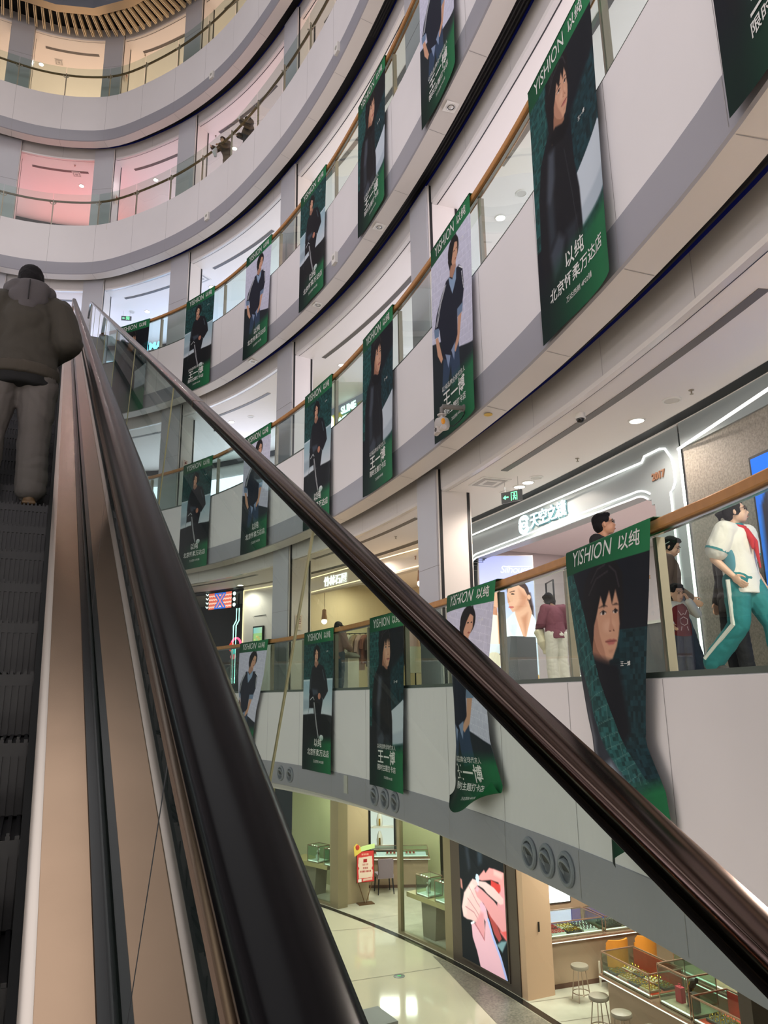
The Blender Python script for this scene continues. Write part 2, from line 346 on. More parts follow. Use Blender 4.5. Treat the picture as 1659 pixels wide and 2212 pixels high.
# ------------------------------------------------------------------ railings
def railing(k, s0, s1, label):
    T = FT[k]; root = thing('balcony_railing', label, 'railing', Matrix.Identity(4), 'gallery railings')
    posts = [s for s in POSTS if s0 <= s <= s1]
    if k <= 4:
        mb = MB(); sweep(mb, [(.0, T + 1.095), (-.01, T + 1.105), (-.01, T + 1.165), (0, T + 1.175), (.10, T + 1.175), (.11, T + 1.165), (.11, T + 1.105), (.10, T + 1.095)], s0, s1, 0, .3, closed=True, caps=True)
        mb.build('handrail', [M_OAK], root)
        mb = MB(); sweep(mb, [(.03, T + 1.07), (.03, T + 1.096), (.07, T + 1.096), (.07, T + 1.07)], s0, s1, 0, .4, closed=True, caps=True); mb.build('under_rail', [M_STEEL], root)
        mb = MB(); sweep(mb, [(.02, T), (.02, T + .05), (.08, T + .05), (.08, T)], s0, s1, 0, .4); mb.build('base_shoe', [mat('shoe_green', (82, 92, 84), .4, metal=.4)], root)
        for s in posts:
            mb = MB(); mb.box((0, .085, .53), (.055, .07, 1.06)); mb.box((-.065, .11, .53), (.018, .06, 1.06)); mb.box((-.03, .10, .98), (.1, .03, .03))
            mb.build('post', [M_POST], root, M=frame(s, .0, T), smooth=0)
        pt = T + 1.07
    else:
        mb = MB(); mb.tube([P(s, .19, T + 1.06) for s in srange(s0, s1, .3)], .038, 10); mb.build('handrail', [M_BRONZE], root)
        for s in posts:
            mb = MB(); mb.box((0, .09, .52), (.03, .05, 1.04)); mb.tube([(0, .09, .9), (0, .15, .92), (0, .19, 1.03)], .014, 6)
            for x in (-.09, .09): mb.tube([(0, .07, .86), (x * .7, .07, .86), (x, .05, .89)], .013, 6); mb.ell((x, .05, .9), (.025, .02, .025), n=8, m=6)
            mb.build('post', [M_POST], root, M=frame(s, .0, T), smooth=40)
        pt = T + 1.27
    ed = [s0] + posts + [s1]
    for a, b in zip(ed[:-1], ed[1:]):
        if b - a < .1: continue
        mb = MB(); g = .012
        sweep(mb, [(.042, T + .02), (.042, pt)], a + g, b - g, 0, .4)
        mb.build('glass_pane', [M_PANE], root)
railing(2, 3.2, 33, 'oak capped glass railing along the lowest gallery where shoppers walk')
railing(3, 3.2, 33, 'oak capped glass railing along the gallery just above the lit optical shop')
railing(4, 3.2, 34, 'oak capped glass railing along the gallery at the head of the escalator')
railing(5, 16, 36, 'bronze tube and glass railing in front of the pink lit gallery')
railing(6, 18, 36, 'bronze tube and glass railing along the top orange lit gallery')
# ================================================================== escalator
AZ, EL = math.radians(-25.048), math.radians(28.93); TE = math.tan(EL)
EH = Vector((math.sin(AZ), math.cos(AZ), 0)); ER = Vector((math.cos(AZ), -math.sin(AZ), 0))
S_BOT, S_TOP = (F1 + 1.6) / TE, (FT[4] + 1.6) / TE
def soft(x, w=.5): return x if x > w else (0 if x < -w else (x + w) ** 2 / (4 * w))
def zn(s): return F1 + TE * (soft(s - S_BOT) - soft(s - S_TOP))
def E(s, X, v): q = EH * s + ER * X; return (q.x, q.y, zn(s) + v)
def esweep(mb, prof, s0, s1, mi=0, closed=False, caps=False, ds=.5):
    ss = srange(s0, s1, ds); n = len(prof); vs = []; fs = []
    for s in ss: vs += [E(s, x, v) for x, v in prof]
    for i in range(len(ss) - 1):
        for k in range(n if closed else n - 1): fs.append((i*n+k, i*n+(k+1) % n, (i+1)*n+(k+1) % n, (i+1)*n+k))
    if caps: fs.append(tuple(range(n-1, -1, -1))); fs.append(tuple((len(ss)-1)*n + k for k in range(n)))
    return mb.add(vs, fs, mi)
esc = thing('escalator', 'long upward escalator with black ribbed steps, brushed steel deck and dark handrail', 'escalator', Matrix.Identity(4))
M_STEP = mat('step_black', (13, 13, 15), .4, metal=.2, spec=.4)
M_RUB = mat('rubber_handrail', (9, 8, 10), .26, spec=.1)
M_DECK = mat('brushed_deck', (160, 134, 112), .24, metal=1., noise_=(3.0, .12))
M_SKIRT = mat('skirt_black', (14, 14, 16), .35, spec=.4)
M_RAILM = mat('bronze_profile', (120, 92, 76), .25, metal=1)
M_EGL = glass('balustrade_glass', (150, 165, 158), 1.55)
smb = MB(); wid = .985; nr = 44
for i in range(nr):
    x = -wid / 2 + (i + .5) * wid / nr
    smb.box((x, .205, -.006), (wid / nr * .5, .40, .012)); smb.box((x, -.002 + .012, -.115), (wid / nr * .5, .012, .21))
    if i % 2 == 0: smb.box((x, .012, .004), (wid / nr * .34, .02, .008))
smb.box((0, .205, -.03), (wid, .40, .04)); smb.box((0, .03, -.12), (wid, .03, .21))
step_me = smb.mesh('step', [M_STEP], 0)
ang = AZ
for i in range(-12, 44):
    s = 5.08 + .4 * i
    if s > S_TOP - .4: break
    q = EH * s + ER * -.475
    link('step', step_me, esc, Matrix.Translation((q.x, q.y, zn(s))) @ Matrix.Rotation(-ang, 4, 'Z'))
SA, SB = S_BOT - 1.2, S_TOP + 1.3
for side in (0, 1):
    mx = (lambda X: X) if side == 0 else (lambda X: -.955 - X)
    f = lambda pr: [(mx(x), v) for x, v in pr]
    mb = MB(); esweep(mb, f([(.034, -.35), (.034, .045)]), SA, SB); esweep(mb, f([(.034, .0), (.014, .004), (.034, .012)]), SA, SB, 1); mb.build('skirt_panel', [M_SKIRT, mat('brush_black', (10, 10, 11), .9)], esc)
    mb = MB(); esweep(mb, f([(.034, .045), (.046, .052), (.062, .052), (.062, .047)]), SA, SB); mb.build('edge_trim', [mat('pale_trim', (205, 192, 182), .3, metal=.8)], esc)
    mb = MB(); esweep(mb, f([(.062, .047), (.172, .058)]), SA, SB); mb.build('deck_panel', [M_DECK], esc, smooth=0)
    mb = MB(); esweep(mb, f([(.172, .058), (.174, .066), (.196, .068), (.196, .10), (.200, .10)]), SA, SB); mb.build('glass_channel', [mat('channel_black', (12, 12, 13), .22, spec=.5)], esc)
    jn = [S_BOT - .8 + 1.72 * i for i in range(24)]
    for a, b in zip(jn[:-1], jn[1:]):
        if a > S_TOP + 1: break
        if b < -3.2 or (side and a > 14): continue
        dl = .40; mb = MB(); g = .004
        q = [E(a + dl + g, mx(.207), .06), E(b + dl - g, mx(.207), .06), E(b - g, mx(.207), .935), E(a + g, mx(.207), .935)]
        mb.add(q, [(0, 1, 2, 3)]); mb.build('glass_panel', [M_EGL], esc, smooth=0)
    mb = MB(); esweep(mb, f([(.190, .90), (.178, .915), (.176, .94), (.182, .95), (.182, .975), (.174, .985), (.174, 1.0), (.256, 1.0), (.256, .985), (.248, .975), (.248, .95), (.254, .94), (.252, .915), (.224, .90)]), SA, SB, closed=True, caps=True)
    mb.build('rail_profile', [M_RAILM], esc)
    mb = MB(); esweep(mb, f([(.176, .99), (.170, .998), (.168, 1.012), (.172, 1.028), (.184, 1.038), (.215, 1.042), (.246, 1.038), (.258, 1.028), (.262, 1.012), (.260, .998), (.254, .99)]), SA, SB, closed=True, caps=True)
    e0 = SB; pts = [E(e0 + .45 * math.sin(t), mx(.215), 1.015 - .42 + .42 * math.cos(t)) for t in [i * math.pi / 12 for i in range(13)]]
    mb.tube(pts, .045, 10); mb.build('handrail', [M_RUB], esc, smooth=50)
mb = MB(); esweep(mb, [(.20, .06), (.38, .05), (.38, -.35), (.32, -1.05), (-1.27, -1.05), (-1.335, -.35), (-1.335, .05), (-1.16, .06)], SA, SB)
mb.build('truss_cladding', [mat('cladding_dark', (58, 58, 62), .4, metal=.5)], esc, smooth=20)
# landing bridge up to the fourth level
q = EH; mb = MB()
pts = [E(S_TOP + .3, -2.2, 0), E(S_TOP + .3, 1.2, 0), tuple(Vector((*(EH * 27.5 + ER * 1.2).xy, FT[4]))), tuple(Vector((*(EH * 27.5 + ER * -2.2).xy, FT[4])))]
mb.add([(x, y, FT[4] + .003) for x, y, _ in pts] + [(x, y, FT[4] - .35) for x, y, _ in pts], [(0, 1, 2, 3), (7, 6, 5, 4), (0, 4, 5, 1), (1, 5, 6, 2), (2, 6, 7, 3), (3, 7, 4, 0)])
struct(mb.build('landing_floor', [M_TILE], smooth=0))
# outer guard: mirror cap on glass
grd = thing('guard_rail', 'sloping glass guard with mirror polished dark metal cap beside the escalator', 'guard rail', Matrix.Identity(4))
M_CAP = mat('guard_cap', (84, 70, 64), .12, metal=1., bump=(2.2, .03, .02))
GX = .69; GA, GB = -4.5, S_TOP + 1.1
mb = MB(); esweep(mb, [(.662, .998), (.659, 1.001), (.659, 1.039), (.662, 1.042), (.720, 1.042), (.720, .998)], GA, GB, closed=True, caps=True)
mb.build('cap_rail', [M_CAP], grd, smooth=50)
for s in (3.80, -.2, 7.8, 11.8):
    mb = MB(); esweep(mb, [(.6575, 1.0), (.6575, 1.0435), (.7225, 1.0435), (.7225, 1.0)], s - .006, s + .006, ds=.012); mb.build('cap_joint', [mat('joint_pale', (196, 170, 140), .3, metal=1)], grd, smooth=0)
jn = [1.94 + 2.75 * i for i in range(-2, 9)]
M_GGL = glass('guard_glass', (212, 228, 220), 1.5)
for a, b in zip(jn[:-1], jn[1:]):
    mb = MB(); g = .006; b_ = min(b, GB)
    q = [E(a + .42 + g, GX, -.02), E(b_ + .42 - g, GX, -.02), E(b_ - g, GX, .998), E(a + g, GX, .998)]
    mb.add(q, [(0, 1, 2, 3)]); mb.build('glass_panel', [M_GGL], grd, smooth=0)
    mb = MB(); mb.tube([E(a, GX, .998), E(a + .42, GX, -.02)], .0048, 6); mb.build('joint_strip', [mat('strip_bronze', (178, 172, 136), .4)], grd)
mb = MB(); esweep(mb, [(.66, -.08), (.66, .0), (.72, .0), (.72, -.08)], GA, GB, closed=True, caps=True); esweep(mb, [(.36, -.12), (.36, -.07), (.74, -.07), (.74, -.5), (.36, -.5)], GA, GB)
mb.build('base_channel', [mat('cladding_dark')], grd, smooth=0)
# ================================================================== hanging banners
BW, BH = 1.44, 3.08; BASP = BH / BW
GREEN = (26, 96, 60); SKIN = (196, 150, 124)
def base_art(bg):
    a = Ink(150, 320, BASP, bg); return a
def header_footer(a, foot=.72):
    m = a.v < .088; a.grad(m, (14, 62, 40), (40, 122, 76), np.clip(a.u * .8 + .1, 0, 1))
    t = np.clip((a.v - foot) / .16, 0, 1) * np.clip((a.v - foot + .04) / .05, 0, 1)
    g = np.clip(a.u * 1.25 - .12, 0, 1) * np.clip((a.v - .62) / .2, 0, 1)
    a.c = a.c * (1 - t[..., None]) + t[..., None] * np.array((16, 34, 30))
    gm = np.clip((a.v - foot + .02) / .06, 0, 1) * np.clip(a.u * 1.3 - .15 + (a.v - .9) * .3, 0, 1)
    a.c = a.c * (1 - gm[..., None]) + gm[..., None] * np.array((30, 104, 64)); return a
def bricks(a, mask, col, line, dv, du, slope=0., w=.003, amp=.55):
    a.c = np.where(mask[..., None], np.array(col, float), a.c); a.noise(mask, amp, 5)
    vv = (a.v - slope * a.u) / dv; row = np.floor(vv); uu = a.u / du + .5 * (row % 2)
    l = (np.abs(vv - np.round(vv)) * dv * a.asp < w) | ((np.abs(uu - np.round(uu)) * du < w * .8))
    return a.mix(np.where(mask & l, .55, 0.), line)
def portrait(a, fu, fv, k):      # large three-quarter face looking right; fu, fv = face centre, k = scale
    e = lambda x, y, rx, ry, c, rot=0, soft=.1: a.ell((fu + x * k, fv + y * k / a.asp), (rx * k, ry * k), c, rot, soft)
    p = lambda pts, c: a.poly([(fu + x * k, fv + y * k / a.asp) for x, y in pts], c, .006)
    HAIR = (24, 22, 25)
    e(-.06, -.1, .29, .35, HAIR, -8); p([(-.34, -.1), (-.31, .28), (-.2, .4), (-.1, .3), (-.1, .0)], HAIR)
    p([(-.17, .14), (.06, .26), (.06, .40), (.1, .48), (-.06, .56), (-.26, .47), (-.2, .36)], (146, 104, 84))
    p([(-.18, -.2), (.05, -.28), (.16, -.22), (.185, -.1), (.18, -.02), (.19, .07), (.178, .16), (.155, .24), (.1, .335), (.045, .352), (-.02, .325), (-.1, .25), (-.155, .15), (-.18, .0)], SKIN)
    p([(-.18, .0), (-.1, .0), (-.06, .14), (.0, .26), (.03, .35), (-.02, .325), (-.1, .25), (-.155, .15)], (172, 126, 104)); e(.06, .08, .07, .05, (206, 162, 138), 0, .9)
    e(-.185, .05, .032, .058, (176, 128, 106)); p([(.055, .265), (.12, .262), (.1, .29), (.06, .29)], (182, 136, 112))
    p([(-.075, -.075), (.0, -.098), (.045, -.078), (.0, -.082)], (44, 34, 32)); p([(.105, -.082), (.15, -.095), (.18, -.078), (.15, -.08)], (44, 34, 32))
    for x, w in ((-.012, .042), (.14, .03)): e(x, -.03, w, .017, (216, 200, 190), 0, .2); e(x + .004, -.031, .017, .017, (30, 24, 26)); a.line([(fu + (x - w) * k, fv - .03 * k / a.asp), (fu + x * k, fv - .05 * k / a.asp), (fu + (x + w) * k, fv - .032 * k / a.asp)], .0035, (40, 30, 30))
    p([(.085, -.03), (.1, .06), (.13, .105), (.1, .125), (.06, .115), (.075, .06)], (186, 138, 114)); e(.078, .118, .012, .006, (110, 70, 58)); e(.12, .116, .01, .006, (110, 70, 58))
    p([(.02, .196), (.075, .182), (.1, .188), (.118, .183), (.15, .196), (.1, .2)], (150, 84, 80)); p([(.025, .2), (.148, .2), (.115, .226), (.06, .226)], (176, 104, 98)); a.line([(fu + .018 * k, fv + .199 * k / a.asp), (fu + .15 * k, fv + .198 * k / a.asp)], .003, (96, 48, 48))
    p([(-.31, .12), (-.32, -.16), (-.22, -.36), (-.05, -.47), (.12, -.45), (.22, -.32), (.225, -.12), (.2, .0), (.175, -.1), (.14, -.2), (.1, -.09), (.065, -.2), (.0, -.07), (-.05, -.17), (-.11, -.01), (-.15, .06), (-.17, .18), (-.22, .24)], HAIR)
    for q in ([(-.2, -.3), (-.1, -.4), (.0, -.42)], [(-.24, -.2), (-.12, -.32), (.04, -.36)], [(.06, -.4), (.14, -.34), (.18, -.22)]): a.line([(fu + x * k, fv + y * k / a.asp) for x, y in q], .006, (50, 46, 50))
def art_leather():
    a = base_art((20, 23, 30)); bricks(a, (a.u < .30) & (a.v > .06) & (a.v < .66), (28, 66, 66), (62, 116, 108), .05, .13)
    bricks(a, (a.u > .62) & (a.v > .24), (22, 48, 54), (28, 58, 62), .11, .3); a.poly([(.3, .06), (1, .06), (1, .24), (.6, .34), (.3, .4)], (21, 24, 31), .03)
    a.poly([(.55, .58), (.98, .5), (1, .51), (1, .73), (.57, .755)], (188, 198, 208)); a.poly([(.57, .70), (1, .66), (1, .735), (.57, .76)], (168, 180, 192), .02)
    a.poly([(.14, .36), (.28, .29), (.42, .275), (.52, .32), (.6, .44), (.66, .62), (.66, .76), (.58, .8), (.12, .82), (.06, .7), (.08, .48)], (23, 24, 29), .008)
    a.poly([(.27, .36), (.36, .37), (.34, .47), (.25, .58), (.2, .52)], (66, 72, 82), .03); a.poly([(.2, .55), (.3, .54), (.3, .68), (.2, .7)], (44, 50, 58), .03)
    a.poly([(.2, .72), (.34, .68), (.42, .72), (.34, .80), (.24, .82)], (58, 64, 74), .03); a.poly([(.44, .7), (.6, .7), (.56, .78), (.46, .8)], (40, 45, 52), .03)
    a.line([(.5, .42), (.56, .6), (.6, .76)], .003, (52, 54, 60))
    portrait(a, .5, .205, .64); a.poly([(.3, .315), (.4, .30), (.5, .325), (.6, .322), (.6, .36), (.5, .385), (.36, .36)], (16, 16, 20), .008)
    return header_footer(a, .755)
def art_sofa():
    a = base_art((20, 24, 28)); bricks(a, a.v < .36, (26, 62, 62), (44, 92, 88), .028, .09); m = (a.v >= .36) & (a.v < .62)
    a.grad(m, (150, 178, 190), (196, 204, 212), np.clip((a.v - .4) / .2, 0, 1)); a.poly([(0, .352), (1, .352), (1, .364), (0, .364)], (186, 204, 212)); a.poly([(0, .5), (.3, .5), (.3, .56), (0, .58)], (150, 166, 178), .03)
    a.poly([(0, .61), (.3, .60), (.7, .60), (1, .61), (1, .8), (0, .8)], (22, 25, 28), .01)
    B = (24, 25, 31)
    a.poly([(.3, .27), (.42, .235), (.55, .24), (.7, .27), (.8, .36), (.84, .44), (.7, .5), (.6, .47), (.34, .5), (.2, .45), (.22, .36)], B, .008)
    a.poly([(.22, .44), (.6, .46), (.68, .5), (.62, .6), (.62, .74), (.54, .76), (.5, .6), (.46, .6), (.56, .76), (.46, .775), (.36, .56), (.2, .56), (.2, .48)], (20, 21, 27), .008)
    for d in (0, .022): a.line([(.37 + d, .52), (.45 + d, .66), (.53 + d, .765)], .0045, (206, 208, 212))
    a.line([(.24, .5), (.34, .48), (.38, .5)], .006, (200, 204, 208)); a.line([(.66, .29), (.72, .36)], .01, (66, 78, 86)); a.line([(.26, .33), (.24, .42)], .008, (60, 70, 78)); a.poly([(.3, .42), (.5, .43), (.52, .46), (.34, .47)], (58, 66, 78), .02)
    a.ell((.56, .475), (.045, .05), (176, 122, 102)); a.ell((.64, .765), (.06, .045), (214, 216, 220)); a.line([(.2, .55), (.14, .66)], .004, (60, 66, 70))
    a.poly([(.39, .2), (.5, .2), (.52, .245), (.44, .27), (.38, .25)], (150, 110, 92)); a.ell((.46, .165), (.115, .125), (24, 22, 24)); a.poly([(.38, .15), (.44, .125), (.5, .15), (.5, .2), (.45, .232), (.4, .22)], SKIN)
    a.poly([(.35, .14), (.46, .1), (.54, .13), (.5, .155), (.44, .135), (.39, .18), (.37, .2)], (24, 22, 24)); a.ell((.42, .168), (.014, .008), (40, 32, 32)); a.ell((.47, .168), (.014, .008), (40, 32, 32)); a.ell((.44, .205), (.02, .007), (140, 78, 74))
    return header_footer(a, .765)
def art_brick():
    a = base_art((196, 196, 214)); bricks(a, a.v > .05, (192, 192, 212), (226, 226, 238), .034, .16, .1, .0022, .05)
    a.poly([(0, .50), (.3, .54), (.6, .64), (1, .70), (1, 1), (0, 1)], (32, 38, 44), .006)
    N = (28, 32, 46)
    a.poly([(.26, .6), (.62, .56), (.64, .78), (.44, .8), (.42, .68), (.3, .8), (.2, .78)], (48, 64, 88), .008)
    a.poly([(.38, .26), (.5, .262), (.7, .262), (.78, .3), (.8, .4), (.74, .47), (.62, .47), (.6, .6), (.4, .66), (.24, .62), (.18, .46), (.06, .44), (.12, .37), (.26, .3)], N, .007)
    for d in (0, .03): a.line([(.34 + d, .275), (.2 + d, .34), (.1 + d, .43)], .005, (224, 226, 232))
    a.line([(.7, .27), (.78, .3)], .006, (224, 226, 232)); a.line([(.755, .31), (.79, .4)], .005, (224, 226, 232))
    a.poly([(.05, .43), (.17, .45), (.16, .49), (.06, .48)], (108, 128, 156)); a.poly([(.62, .46), (.76, .46), (.74, .5), (.62, .5)], (108, 128, 156))
    a.poly([(.08, .485), (.14, .49), (.2, .57), (.24, .62), (.2, .635), (.12, .58)], SKIN); a.poly([(.63, .5), (.72, .5), (.64, .61), (.54, .65), (.5, .63), (.6, .58)], SKIN)
    a.poly([(.3, .61), (.42, .64), (.36, .69)], (124, 140, 170)); a.poly([(.44, .62), (.54, .6), (.5, .68)], (124, 140, 170))
    a.poly([(.44, .255), (.53, .29), (.64, .25), (.62, .31), (.52, .36), (.46, .3)], (134, 156, 184)); a.poly([(.48, .2), (.62, .2), (.63, .25), (.54, .285), (.47, .26)], (168, 126, 106))
    a.ell((.58, .155), (.135, .145), (26, 23, 25), 10); a.poly([(.5, .15), (.6, .11), (.68, .14), (.68, .19), (.62, .235), (.54, .22)], SKIN); a.poly([(.44, .18), (.5, .1), (.66, .09), (.7, .14), (.62, .125), (.57, .16), (.53, .2), (.48, .235)], (26, 23, 25))
    a.ell((.6, .165), (.018, .008), (40, 32, 32)); a.ell((.655, .165), (.012, .008), (40, 32, 32)); a.ell((.625, .21), (.025, .007), (146, 80, 76))
    return header_footer(a, .745)
def art_twist():
    a = base_art((22, 25, 33)); bricks(a, (a.u > .55) & (a.v > .3), (22, 46, 52), (26, 54, 58), .1, .3)
    portrait(a, .56, .255, .82); a.poly([(.3, .36), (.5, .38), (.7, .4), (.8, .6), (.6, .7), (.3, .6)], (20, 22, 28), .03)
    m = (a.v > .085) & (a.u < .12 + (a.v - .09) * 1.05) & (a.u > -.1 + np.maximum(0, a.v - .34) * 1.1) & (a.v < .8); bricks(a, m, (34, 74, 74), (92, 128, 122), .045, .22, -.12)
    a.poly([(0, .40), (.12, .42), (.4, .58), (.62, .8), (.5, .86), (0, .86)], (44, 48, 56), .01); a.poly([(.1, .52), (.35, .62), (.3, .7), (.1, .66)], (74, 80, 90), .04); a.poly([(.18, .74), (.5, .70), (.6, .78), (.3, .82)], (120, 130, 142), .03)
    header_footer(a, .8); return a
ART = {'leather': art_leather(), 'sofa': art_sofa(), 'brick': art_brick(), 'twist': art_twist()}
M_PRINT = print_mat('banner_print', rough=.55); M_INK = mat('white_ink', (214, 214, 210), .5); M_BACK = mat('banner_back', (226, 228, 226), .6)
def surf_plain(ph):
    def f(u, v):
        x = (u - .5) * BW * (1 - .006 * np.sin(6 * v + ph)); y = -.010 * v * (1 + np.sin(7 * u + ph)) - .05 * np.abs(2 * u - 1) ** 5 * np.clip(v * 1.4 - .2, 0, 1) * (.3 + .7 * (u > .5))
        return x, y, -v * BH
    return f
def surf_twist(kw, kx, amp, curl=0., tilt=0.):
    vs = [k[0] for k in kw]; ws = [k[1] for k in kw]; xs = [k[1] for k in kx]; xv = [k[0] for k in kx]
    def f(u, v):
        w = np.interp(v, vs, ws); c = np.interp(v, xv, xs); d = np.sqrt(np.clip(1 - w * w, 0, 1))
        x = c + (u - .5) * BW * w + .02 * np.sin(9 * v + 3 * u) * v; y = -.03 - amp * d * (np.cos((u - .35) * 4.2) + 1.0) - .015 * np.sin(12 * u + 5 * v) * v
        z = -v * BH * (1 - .03 * v)
        z = z + tilt * u * np.clip((v - .6) / .4, 0, 1)
        if curl: z = z + curl * np.clip((v - .86) / .14, 0, 1) ** 2 * (np.abs(2 * u - .7)) ** 1.6; y = y - .35 * curl * np.clip((v - .86) / .14, 0, 1) ** 2
        return x, y, z
    return f
HEAD = [('YISHION', .040, .50, -.13), ('以纯', .040, .21, .30)]
FOOT = {'shop': [('以纯', .800, .25, .03), ('北京怀柔万达店', .868, .74, .03), ('万达西侧 4F02铺', .930, .34, .05)],
        'name': [('以纯品牌全球代言人', .768, .55, -.02), ('王一博', .826, .52, -.02), ('限时主题打卡店', .888, .54, -.02), ('万达西侧 4F02铺', .940, .26, .02)], None: []}
def lettering(surf, lines):
    vs, fs = [], []
    for body, v0, wid, cx in lines:
        bold = .012 if body in ('王一博', '北京怀柔万达店', '限时主题打卡店', '以纯') else .0
        v, f = text_mesh(body, 1.0, bold=bold); p = np.array(v); x0, x1 = p[:, 0].min(), p[:, 0].max(); y0, y1 = p[:, 1].min(), p[:, 1].max(); k = wid * BW / (x1 - x0)
        yk = k * (1.25 if body == 'YISHION' else 1.0)
        u = .5 + cx + (p[:, 0] - (x0 + x1) / 2) * k / BW; w = v0 - (p[:, 1] - (y0 + y1) / 2) * yk / BH
        x, y, z = surf(u, w); n = len(vs); vs += list(zip(x, y - .004, z)); fs += [tuple(i + n for i in q) for q in f]
    me = bpy.data.meshes.new('lettering'); me.from_pydata(vs, [], fs); me.materials.append(M_INK); me.update(); return me
_bm = {}
def banner(k, sR, art, foot, label, surf=None, group=None, dx=0.):
    T = FT[k]; sm = sR + BW / 2
    root = thing('hanging_banner', label, 'banner', frame(sm, -.045, T + 1.175) @ Matrix.Scale(.865 if k == 2 else 1, 4, (0, 0, 1)), group)
    key = (art, foot, surf is None)
    if key not in _bm or surf is not None:
        f = surf or surf_plain(len(_bm) * 1.3); ex = [('王一博', .40, .10, .27)] if art in ('leather', 'twist') else [('王一博', .16, .07, .3)]
        _bm[key] = (ART[art].mesh('banner_cloth', f, [M_PRINT]), [lettering(f, [q]) for q in HEAD + FOOT[foot] + ex])
    link('banner_cloth', _bm[key][0], root); [link('lettering', q, root) for q in _bm[key][1]]
    mb = MB(); mb.box((0, .04, .008), (BW, .09, .006)); mb.build('top_flap', [mat('flap_green', (20, 76, 48), .6)], root, smooth=0)
    return root
G = 'green headed fashion banners hung over the gallery rails'
B = lambda k, s, a, f, l, **kw: banner(k, s, a, f, 'tall fashion banner ' + l, group=G, **kw)
B(2, 7.48, 'twist', None, 'twisted on itself below the man in glasses, large face showing', surf=surf_twist([(0, 1), (.2, .84), (.45, .6), (.62, .46), (.8, .5), (1, .5)], [(0, 0), (.55, .03), (.66, .05), (.85, .22), (1, .24)], .10, 0, .45))
B(2, 10.58, 'brick', 'name', 'with pale brick picture, crumpled and curled up at its foot', surf=surf_twist([(0, 1), (.2, .8), (.5, .46), (.68, .5), (.86, .84), (1, .72)], [(0, 0), (.5, .0), (1, .06)], .12, .3))
B(2, 13.75, 'leather', 'name', 'with leather jacket portrait, hanging flat on the lowest gallery')
B(2, 16.93, 'sofa', 'shop', 'with seated figure, hanging flat on the lowest gallery')
B(2, 20.12, 'brick', None, 'with pale brick picture, narrowed and slanted near the directory screen', surf=surf_twist([(0, 1), (.3, .85), (.6, .5), (1, .4)], [(0, 0), (.5, -.12), (1, -.3)], .08))
B(3, 4.50, 'leather', 'name', 'cut by the upper right corner of the photo')
B(3, 7.66, 'leather', 'shop', 'with the biggest leather jacket portrait, above the optical shop')
B(3, 10.86, 'brick', 'name', 'with pale brick picture, behind the hanging surveillance camera')
B(3, 13.95, 'leather', 'name', 'with leather jacket portrait, between column and yellow slime shop')
B(3, 17.03, 'sofa', 'shop', 'with seated figure, left of the yellow slime shop sign')
B(3, 20.30, 'brick', 'shop', 'with pale brick picture, half hidden by the guard cap')
B(3, 23.50, 'sofa', 'shop', 'with seated figure, seen wholly through the escalator guard glass')
B(4, 10.98, 'brick', 'name', 'with pale brick picture, cut by the top edge of the photo')
B(4, 14.10, 'leather', 'name', 'with leather jacket portrait, on the floor of the escalator head')
B(4, 17.40, 'sofa', 'shop', 'with seated figure, third from the escalator head')
B(4, 20.52, 'brick', 'shop', 'with pale brick picture, second from the escalator head')
B(4, 23.78, 'sofa', 'name', 'with seated figure, nearest full one to the escalator head')
B(4, 26.95, 'leather', None, 'showing only hair and face above the guard by the escalator head')
